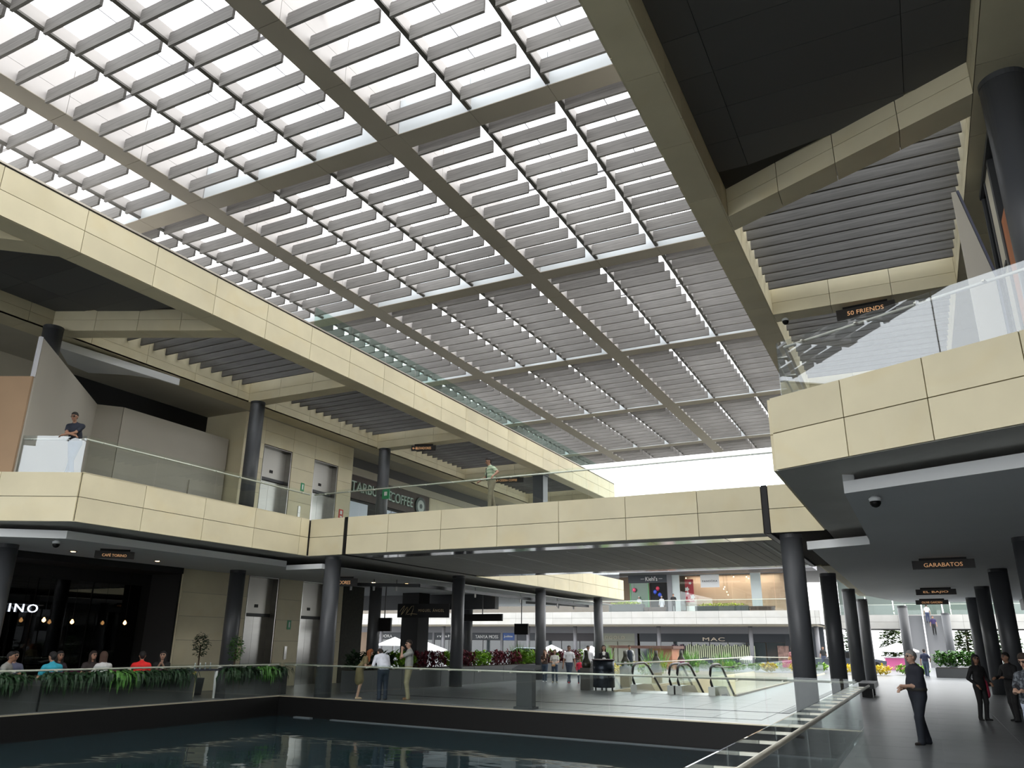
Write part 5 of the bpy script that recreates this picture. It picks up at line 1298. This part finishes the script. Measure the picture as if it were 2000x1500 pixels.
SKIN = [(.38, .21, .14), (.30, .16, .10), (.46, .28, .20)]
_pc = {}
def pmat(col, pat=None):
    k = (col, pat)
    if k in _pc: return _pc[k]
    if pat:
        m, nt, b = nodes('cloth_pattern'); N, L = nt.nodes, nt.links; b.inputs['Roughness'].default_value = .85
        tc = N.new('ShaderNodeTexCoord')
        if pat[0] == 'stripe':
            sp = N.new('ShaderNodeSeparateXYZ'); L.new(tc.outputs['Object'], sp.inputs[0])
            mu = N.new('ShaderNodeMath'); mu.operation = 'MULTIPLY'; mu.inputs[1].default_value = pat[2]; L.new(sp.outputs['Z'], mu.inputs[0])
            si = N.new('ShaderNodeMath'); si.operation = 'SINE'; L.new(mu.outputs[0], si.inputs[0]); fac = si.outputs[0]
        else:
            nz = N.new('ShaderNodeTexNoise'); nz.inputs['Scale'].default_value = pat[2]; nz.inputs['Detail'].default_value = 3; L.new(tc.outputs['Object'], nz.inputs['Vector'])
            mr = N.new('ShaderNodeMapRange'); mr.inputs[1].default_value = .45; mr.inputs[2].default_value = .6; L.new(nz.outputs[0], mr.inputs[0]); fac = mr.outputs[0]
        mx = N.new('ShaderNodeMix'); mx.data_type = 'RGBA'; mx.inputs['A'].default_value = (*col, 1); mx.inputs['B'].default_value = (*pat[1], 1); L.new(fac, mx.inputs['Factor']); L.new(mx.outputs['Result'], b.inputs['Base Color'])
    else:
        m = mat('cloth_%.3f_%.3f_%.3f' % col, col, .8, vary=.12, scale=12)
    _pc[k] = m
    return m

def person(label, loc, rz, H, top, bottom, shoe=(.03, .03, .03), hair=(.015, .012, .01), skin=0, feet=((-.1, .0), (.1, .0)), hands=((-.28, .05, .82), (.28, .05, .82)),
           lean=(0, 0), look=(0, 1, 0), sleeve=.5, long_hair=0, fat=0.0, female=False, skirt=None, toppat=None, sit=None, h=.014, bald=False, belt=None, bulk=1.08, glasses=False, extras=None, group=None, legs=True, elbow=None, headdrop=0.0):
    """a clothed person standing at loc, facing local +y turned by rz; measures are for a 1.70 m body and scaled to height H"""
    t = thing('person', label, 'person', loc, group, rz=rz if rz else 1e-6)
    B = Body(); s = 1.0
    hipz = .92 if sit is None else sit
    P = np.array((0, 0, hipz)); lx, ly = lean
    W = P + (lx * .35, ly * .35, .17 - .02 * abs(ly)); Ch = P + (lx, ly, .37 - .25 * (lx * lx + ly * ly)); Nk = Ch + np.array((lx * .45, ly * .45, .15 - .12 * abs(ly)))
    lk = np.array(look, float); lk /= np.linalg.norm(lk)
    Hd = Nk + np.array((lx * .3 + lk[0] * .035, ly * .3 + .01 + lk[1] * .035, .165 - headdrop))
    sh = .175 if female else .195
    # trousers and legs
    leg_tag = 'bottom'
    for i, sx in enumerate((-1, 1)):
        hip = P + (sx * .085, 0, -.02)
        f = feet[i]; fz = f[2] if len(f) > 2 else 0.0
        an = np.array((f[0], f[1] - .03, .09 + fz))
        kn, an = ik(hip, an, *((.415, .405) if sit is None else (.43, .43)), (sx * .12 + 0, 1, 0.0))
        if legs:
            w = 1.1 if not female else 1.0
            if skirt:
                B.cap(kn, an, .05, .037, 'skin'); B.cap(hip, kn, .08, .055, 'skin')
            else:
                B.cap(hip, kn, .088 * w, .064 * w, 'bottom', .03); B.cap(kn, an, .062 * w, .05 * w, 'bottom', .02)
                B.cap(an + (0, 0, -.0), an + (0, .005, -.025), .052 * w, .054 * w, 'bottom', .01)
            fd = np.array((f[3], f[4], 0)) if len(f) > 4 else np.array((sx * .25, 1, 0)); fd = fd / np.linalg.norm(fd)
            B.cap(an + (0, 0, -.055) - fd * .04, an + (0, 0, -.062) + fd * .14, .036, .03, 'shoe', .02)
    # torso
    hw = .165 if not female else .17
    B.cap(P + (0, 0, -.03), P + (0, 0, .04), hw * .95 + fat * .3, hw * .9 + fat * .4, 'bottom' if not skirt else 'skirt', .03, (1, .72, .8))
    if belt: B.cap(P + (0, 0, .085), P + (0, 0, .09), hw * .97 + fat * .4, hw * .97 + fat * .4, 'belt', .004, (1, .74, .15))
    B.cap(P + (0, fat * .3, .08), W + (0, fat * .5, 0), hw * .92 + fat * .6, (.15 if not female else .13) + fat, 'top', .03, (1, .72, 1))
    B.cap(W, Ch, (.15 if not female else .13) + fat * .7, .165 if not female else .145, 'top', .05, (1, .68, 1))
    if female: B.cap(Ch + (-.07, .075, -.06), Ch + (.07, .075, -.06), .06, .06, 'top', .05)
    B.cap(Ch + (-sh + .04, 0, .06), Ch + (sh - .04, 0, .06), .07, .07, 'top', .06)
    B.cap(Ch + (0, 0, .08), Nk, .075, .058, 'top', .04)
    if skirt:
        B.cap(P + (0, 0, .0), P + (0, .01, -.27), .16, .19, 'skirt', .03, (1.05, .8, 1))
    B.cap(Nk + (0, 0, -.02), Hd + (0, -.015, -.06), .05, .047, 'skin', .025)
    # arms and hands
    for i, sx in enumerate((-1, 1)):
        S = Ch + (sx * sh, 0, .07)
        pole = elbow[i] if elbow else (sx * .6, -1, -.25)
        hd = np.array(hands[i], float)
        el, wr = ik(S, hd, .285, .255, pole)
        if sleeve >= 1:
            B.cap(S, el, .056, .047, 'top', .03); B.cap(el, wr, .046, .036, 'top', .015)
        else:
            m = S + (el - S) * sleeve / .6 * .75 if sleeve < .6 else el
            B.cap(S, m, .06, .057, 'top', .03); B.cap(S + (el - S) * .4, el, .045, .04, 'skin', .012); B.cap(el, wr, .041, .029, 'skin', .012)
        d = wr - el; d = d / np.linalg.norm(d)
        side = np.cross(d, (0, 0, 1.0)); side = side / (np.linalg.norm(side) + 1e-9); nn = np.cross(side, d)
        palm = wr + d * .075
        B.cap(wr + d * .015, palm, .026, .034, 'skin', .015)
        for q in range(4):
            u = (q - 1.5) * .019
            a = palm + side * u + d * .012; ln = (.062, .074, .07, .055)[q]
            b = a + d * ln * .55 - nn * .012 * sx * 0 + (0, 0, -.014); c = b + d * ln * .38 + (0, 0, -.03)
            B.cap(a, b, .0105, .010, 'skin', .006); B.cap(b, c, .010, .009, 'skin', .004)
        a = wr + d * .03 + side * (.024 * -sx); B.cap(a, a + d * .045 + side * (-sx * .028), .013, .010, 'skin', .008)
    # head with face
    r3 = np.cross(lk, (0, 0, 1.0)); r3 /= np.linalg.norm(r3); up = np.cross(r3, lk)
    B.cap(Hd + up * .03 - lk * .015, Hd + up * .035 - lk * .012, .088, .088, 'skin', .03, (.93, .98, 1.08))
    B.cap(Hd + up * .0 + lk * .012, Hd - up * .055 + lk * .03, .072, .05, 'skin', .04)
    B.cap(Hd + up * .018 + lk * .085, Hd - up * .014 + lk * .108, .009, .015, 'skin', .014)
    for sx in (-1, 1): B.cap(Hd + r3 * (sx * .083) + up * .018 - lk * .015, Hd + r3 * (sx * .086) - up * .018 - lk * .012, .014, .012, 'skin', .008, (1, 1, 1))
    B.cap(Hd - up * .047 + lk * .082 - r3 * .018, Hd - up * .047 + lk * .082 + r3 * .018, .0075, .0075, 'lip', .004)
    for sx in (-1, 1):
        B.cap(Hd + r3 * (sx * .032) + up * .022 + lk * .079, Hd + r3 * (sx * .034) + up * .022 + lk * .079, .0085, .0085, 'eye', .003)
        B.cap(Hd + r3 * (sx * .018) + up * .043 + lk * .083, Hd + r3 * (sx * .05) + up * .042 + lk * .07, .006, .005, 'brow', .003)
    if extras: extras(B, dict(P=P, W=W, Ch=Ch, Nk=Nk, Hd=Hd, lk=lk, r3=r3, up=up))
    if bulk != 1.0: B.p = [(a, b, ra * (bulk if tn in ('top', 'bottom', 'belt', 'skirt') else 1), rb * (bulk if tn in ('top', 'bottom', 'belt', 'skirt') else 1), tn, kk, sc) for a, b, ra, rb, tn, kk, sc in B.p]
    sk = SKIN[skin]
    mats = {'skin': mat('skin_%d' % skin, sk, .55, vary=.06, scale=20), 'top': pmat(top, toppat), 'bottom': pmat(bottom), 'shoe': pmat(shoe), 'lip': mat('lip', (.3, .1, .08), .5), 'eye': mat('eye_dark', (.02, .015, .012), .2),
            'brow': pmat(hair), 'belt': pmat((.02, .018, .015)), 'skirt': pmat(skirt) if skirt else pmat(bottom), 'white': pmat((.7, .7, .68)), 'bag': pmat((.5, .3, .15)), 'black': pmat((.015, .015, .017)), 'red': pmat((.3, .02, .05)), 'vest': pmat((.02, .03, .05)), 'phone': pmat((.02, .02, .025)), 'metal': mat('watch_metal', (.7, .7, .7), .3, .9)}
    pos, F, ft, tags = B.mesh(h, 'body')
    k = H / 1.70
    mk(pos * k, F, ft, tags, mats, 'body', t)
    # hair
    if not bald or bald == 'fringe':
        A = Body(); g = max(.008, h * .75)
        if bald == 'fringe':
            A.cap(Hd + up * .015 - lk * .05, Hd + up * .02 - lk * .048, .07, .07, 'brow', .02, (1.15, 1.0, .75))
        else:
            A.cap(Hd + up * .062 - lk * .022, Hd + up * .066 - lk * .02, .091, .091, 'brow', .03, (.97, 1.0, .86))
            A.cap(Hd + up * .02 - lk * .06, Hd - up * .02 - lk * .05, .07, .058, 'brow', .03)
            for sx in (-1, 1): A.cap(Hd + up * .05 + r3 * (sx * .07) - lk * .01, Hd + up * .015 + r3 * (sx * .078) - lk * .012, .022, .012, 'brow', .02)
        if long_hair:
            for sx in (-1, 1): A.cap(Hd + up * .03 + r3 * (sx * .06) - lk * .03, Hd + r3 * (sx * .085) - lk * .03 - np.array((0, 0, .12 + long_hair)), .045, .035, 'brow', .04)
            A.cap(Hd - lk * .065, Hd - lk * .085 - np.array((0, 0, .14 + long_hair)), .07, .055, 'brow', .04)
        pos, F, ft, tags = A.mesh(g, 'hair')
        mk(pos * k, F, ft, tags, mats, 'hair', t)
    if glasses:
        b = MB()
        for sx in (-1, 1):
            c = Hd + r3 * (sx * .034) + up * .018 + lk * .1
            b.tube([tuple((c + (r3 * math.cos(a) * .028 + up * math.sin(a) * .02)) * k) for a in [2 * math.pi * j / 14 for j in range(15)]], .0022 * k, 5)
            b.tube([tuple((c + r3 * sx * .028) * k), tuple((Hd + r3 * (sx * .09) + up * .02 - lk * .0) * k)], .0035 * k, 5)
        b.tube([tuple((Hd - r3 * .008 + up * .02 + lk * .105) * k), tuple((Hd + r3 * .008 + up * .02 + lk * .105) * k)], .003 * k, 5)
        b.build('glasses', M_BLACK, t)
    return t

R = math.radians
NAVY = (.012, .014, .024); JEAN = (.045, .07, .11); WHITE = (.68, .69, .72); KHAKI = (.27, .23, .16); BLK = (.012, .012, .013)
# direction helper: rz so that local +y points along (dx, dy)
def face(dx, dy): return math.atan2(-dx, dy)

def watch(B, j): pass
person('older man with glasses in a navy polo shirt walking through the arcade', (-.27, 17.45, 0), face(-.86, -.5), 1.62, NAVY, (.014, .018, .028), (.02, .014, .012), (.22, .21, .2), 2,
       feet=((-.07, .12), (.1, -.1)), hands=((-.07, .27, 1.07), (.09, .24, 1.02)), look=(-.05, 1, .02), elbow=((-.35, -1, -.4), (.35, -1, -.4)), fat=.035, bulk=1.2, sleeve=.55, h=.0095, glasses=True, belt=True)
person('woman in a dark patterned blouse and pale jeans looking at her phone', (1.42, 15.9, 0), face(-.55, -.85), 1.60, (.03, .035, .045), (.45, .5, .62), (.2, .15, .1), (.03, .018, .012), 2,
       feet=((-.1, .02), (.12, .0)), hands=((-.08, .30, 1.12), (.1, .30, 1.13)), look=(.1, 1, -.55), bulk=1.15, fat=.035, sleeve=.5, female=True, h=.0095, toppat=('noise', (.16, .18, .2), 26.0),
       extras=lambda B, j: B.cap((0.0, .36, 1.15), (.02, .40, 1.23), .02, .02, 'phone', .003, (1.6, .4, 1)))
person('dark clothed woman with a red shoulder bag in the shade of the arcade', (1.05, 24.0, 0), face(.6, -.8), 1.52, BLK, BLK, BLK, (.01, .008, .008), 1, long_hair=.15, female=True, sleeve=1, hands=((-.2, .2, 1.0), (.22, .15, .95)), look=(.4, 1, 0),
       extras=lambda B, j: (B.cap((-.2, -.02, .95), (-.2, -.02, .7), .1, .13, 'red', .02, (.6, 1, 1)), B.cap((-.19, 0, 1.0), (-.16, -.02, 1.38), .02, .02, 'red', .01)))
person('dark clothed man leaning by the arcade column behind the woman with the bag', (1.75, 24.1, 0), face(-.6, -.5), 1.58, BLK, BLK, BLK, (.01, .008, .008), 1, sleeve=1, hands=((-.15, .3, 1.1), (.2, .28, 1.08)), feet=((-.12, .1), (.1, -.05)))
person('man in a dark blue shirt and jeans walking away at the arcade end', (-.2, 57.0, 0), face(.2, 1), 1.6, (.02, .025, .06), JEAN, WHITE, h=.022, feet=((-.08, .15), (.1, -.15)), hands=((-.3, .1, .85), (.26, .2, 1.0)))
person('person in a pink top with a tan bag walking by the far shops', (-7.2, 51.4, 0), face(-.3, -1), 1.66, (.45, .2, .22), (.28, .26, .22), (.25, .2, .16), (.08, .04, .02), 2, h=.022, female=True, feet=((-.06, .12), (.08, -.1)),
       extras=lambda B, j: B.cap((.16, .14, 1.05), (.16, .14, .9), .1, .1, 'bag', .02))
# group by the pool railing
person('red-haired woman in an olive dress standing at the pool railing', (-16.12, 21.2, 0), face(.75, .65), 1.5, (.16, .13, .06), (.15, .12, .06), (.4, .3, .2), (.22, .07, .02), 2, female=True, skirt=(.15, .125, .06), long_hair=.16, lean=(.04, .17), headdrop=.03, sleeve=.4, hands=((-.12, .38, 1.12), (.16, .4, 1.1)), look=(.1, 1, -.45), h=.012)
person('man in a white shirt and dark jeans bending over the railing', (-15.2, 21.2, 0), face(-.7, .75), 1.6, (.66, .68, .76), (.016, .025, .045), (.02, .02, .02), (.03, .02, .015), 2, lean=(-.04, .34), headdrop=.07, bulk=1.18, sleeve=1, hands=((-.2, .52, 1.02), (.08, .52, 1.0)), look=(-.3, 1, -1.0), h=.012, belt=True)
person('dark-haired man in a grey polo and khaki trousers, hands at his chin', (-14.7, 21.85, 0), face(-.75, -.65), 1.74, (.30, .31, .29), (.30, .27, .17), (.22, .12, .06), (.02, .014, .01), 2, hands=((-.02, .24, 1.45), (.06, .22, 1.42)), look=(-.25, 1, -.12), h=.012, sleeve=.5, feet=((-.1, .03), (.12, .0)), elbow=((-.6, .2, -1), (.6, .1, -1)))
# family
person('woman in a brown top with her hand at her face, leftmost of the family', (-16.2, 35.5, 0), face(.35, -1), 1.42, (.05, .03, .022), JEAN, WHITE, (.05, .022, .012), 2, female=True, hands=((-.05, .2, 1.42), (.05, .24, 1.15)), h=.018, long_hair=.08, feet=((-.06, .14), (.09, -.1)), sleeve=.3)
person('woman in a white tee with a tan waist bag walking with the family', (-15.65, 35.4, 0), face(.35, -1), 1.42, (.55, .55, .52), JEAN, (.6, .55, .4), (.04, .025, .015), 2, female=True, hands=((-.1, .26, 1.05), (.14, .24, 1.08)), h=.018, long_hair=.02,
       extras=lambda B, j: B.cap((.03, .2, .9), (.1, .2, .9), .08, .08, 'bag', .015, (1, .7, .8)))
person('man in a white polo shirt and red shoes holding the child\'s hand', (-14.75, 35.0, 0), face(.35, -1), 1.6, WHITE, (.035, .05, .08), (.45, .04, .05), (.03, .02, .015), 1, hands=((-.3, .05, .82), (.3, .1, .8)), feet=((.04, .2), (.0, -.12)), h=.018)
person('small child in a red hooded top and jeans walking beside the man', (-14.35, 35.3, 0), face(.35, -1), 1.06, (.55, .02, .06), (.04, .055, .08), (.45, .05, .06), (.03, .02, .015), 2, hands=((-.3, .05, 1.05), (.22, .1, .9)), h=.02, sleeve=1)
person('man in a white shirt behind the jar plinth by the planters', (-14.95, 37.9, 0), face(.45, -1), 1.6, WHITE, (.03, .03, .04), h=.018, skin=1, sleeve=1, hands=((-.25, .0, .8), (.28, .0, .75)))
person('hostess in a black blazer and white blouse behind the barrel stand', (-13.2, 35.4, 0), face(.4, -1), 1.64, (.014, .014, .016), BLK, BLK, (.02, .012, .01), 2, female=True, sleeve=1, long_hair=.14, h=.018, hands=((-.25, .1, .85), (.25, .1, .85)),
       extras=lambda B, j: B.cap(j['Ch'] + (0, .06, .1), j['W'] + (0, .085, 0), .06, .075, 'white', .012, (1, .8, 1)))
person('waiter in a dark vest over a white shirt near the kiosk', (-15.9, 47.0, 0), face(.4, -1), 1.64, (.66, .67, .7), (.03, .04, .06), BLK, (.02, .014, .01), 1, sleeve=1, h=.02, hands=((-.26, .0, .85), (.27, .0, .8)),
       extras=lambda B, j: B.cap(j['Ch'] + (0, .02, .0), j['P'] + (0, .02, .1), .17, .168, 'vest', .01, (1, .72, 1)))
# upper floors
person('man in a green striped polo and khaki trousers walking along the bridge railing', (-11.55, 21.3, ZT), face(-.6, -.8), 1.62, (.42, .5, .36), KHAKI, (.2, .07, .03), (.015, .012, .01), 1, hands=((-.50, .16, 1.04), (.44, .24, 1.0)), look=(.4, 1, -.45), feet=((-.02, .1), (.06, -.12)), h=.012, belt=True, toppat=('stripe', (.17, .27, .16), 62.0), lean=(0, .05), elbow=((-.6, -1, -.2), (.6, -1, -.2)),
       extras=lambda B, j: (B.cap(j['Ch'] + (.13, .1, .1), j['W'] + (.15, .1, -.1), .018, .018, 'black', .006), B.cap(j['P'] + (.19, -.02, .05), j['P'] + (.19, -.02, -.12), .06, .06, 'black', .01)))
person('young man with glasses in a navy tee leaning on the upper left glass railing', (-18.86, 12.25, ZT), face(.5, -.86), 1.56, (.012, .016, .03), (.10, .15, .22), (.4, .4, .45), (.012, .01, .008), 1, lean=(0, .14), hands=((.14, .34, 1.06), (-.1, .36, 1.05)), look=(.1, 1, -.35), feet=((.08, .0), (-.06, .05)), h=.012, glasses=True, elbow=((-1, .2, -.3), (1, .2, -.3)))
person('shop assistant in black standing beside the upper jewellery shop', (-22.3, 80.3, 4.88), face(.3, -1), 1.75, BLK, (.03, .03, .035), h=.03, hands=((-.15, .25, 1.1), (.15, .25, 1.1)))
person('person in a red top on the upper floor beyond the arcade end', (-5.5, 96.2, 5.02), face(-.4, -1), 1.7, (.4, .04, .05), (.04, .04, .05), h=.03)
person('person in dark clothes riding the far escalator', (.9, 90.5, 3.0), face(0, -1), 1.7, (.03, .02, .08), BLK, h=.03)
person('person in a white top higher up on the far escalator', (.5, 93.0, 4.2), face(0, 1), 1.7, WHITE, (.04, .05, .1), h=.03)
person('passer-by in black beside the far arcade columns', (-8.0, 75.0, 0), face(.3, -1), 1.7, BLK, (.04, .05, .09), h=.03)
# mannequins in the upper shop
for i, (x, y) in enumerate(((-24.2, 82.6), (-26.7, 82.75))):
    person(f'white dressed display figure in the dark upper shop doorway, {["right", "left"][i]} one', (x, y, 4.88), face(0, -1), 1.7, (.6, .62, .66), (.6, .62, .66), WHITE, (.5, .5, .5), 2, h=.03, skirt=(.62, .64, .68), sleeve=1)
# diners on the cafe terrace (seated, seen above the ferns)
for i, (x, y, fx, fy, top, lab, hair, lh, hnd) in enumerate((
        (-20.45, 11.3, -.3, 1, (.35, .36, .38), 'seated diner in a grey top at the frame edge of the terrace', (.03, .02, .015), 0, None),
        (-21.2, 13.05, .6, .5, (.30, .30, .28), 'seated diner in a light grey tee facing the pool', (.012, .01, .01), 0, None),
        (-21.8, 13.6, .7, -.2, (.12, .13, .2), 'seated diner in a blue-grey long sleeved top', (.012, .01, .01), 0, None),
        (-20.5, 13.9, -1, .1, (.03, .35, .48), 'seated diner in a turquoise top with his back to the pool', (.012, .01, .01), 0, None),
        (-21.85, 14.9, 1, -.2, (.03, .02, .03), 'seated diner in dark purple between the turquoise and white tops', (.012, .01, .01), .05, None),
        (-20.5, 15.4, -1, .1, (.6, .6, .6), 'long-haired seated diner in a white top with her back to the pool', (.06, .03, .02), .3, None),
        (-21.85, 15.9, 1, 0, (.04, .03, .03), 'seated diner in black facing the long-haired woman', (.03, .02, .015), .2, None),
        (-20.5, 16.6, -.8, .6, (.75, .02, .02), 'seated diner in a bright red shirt', (.012, .01, .01), 0, None),
        (-21.0, 17.75, .7, -.7, (.015, .015, .015), 'dark-haired diner in black resting her chin on bare folded arms', (.012, .01, .01), .15, ((-.05, .3, .95), (.05, .3, .95))))):
    person(lab, (x, y, 0), face(fx, fy), 1.74, top, (.03, .03, .04), hair=hair, skin=i % 3, sit=.53, long_hair=lh, h=.018, female=bool(lh), feet=((-.12, .42), (.12, .42)), hands=hnd or ((-.15, .32, .78), (.15, .32, .78)), sleeve=1 if i in (0, 2, 4) else .45, group=None, lean=(0, .05))
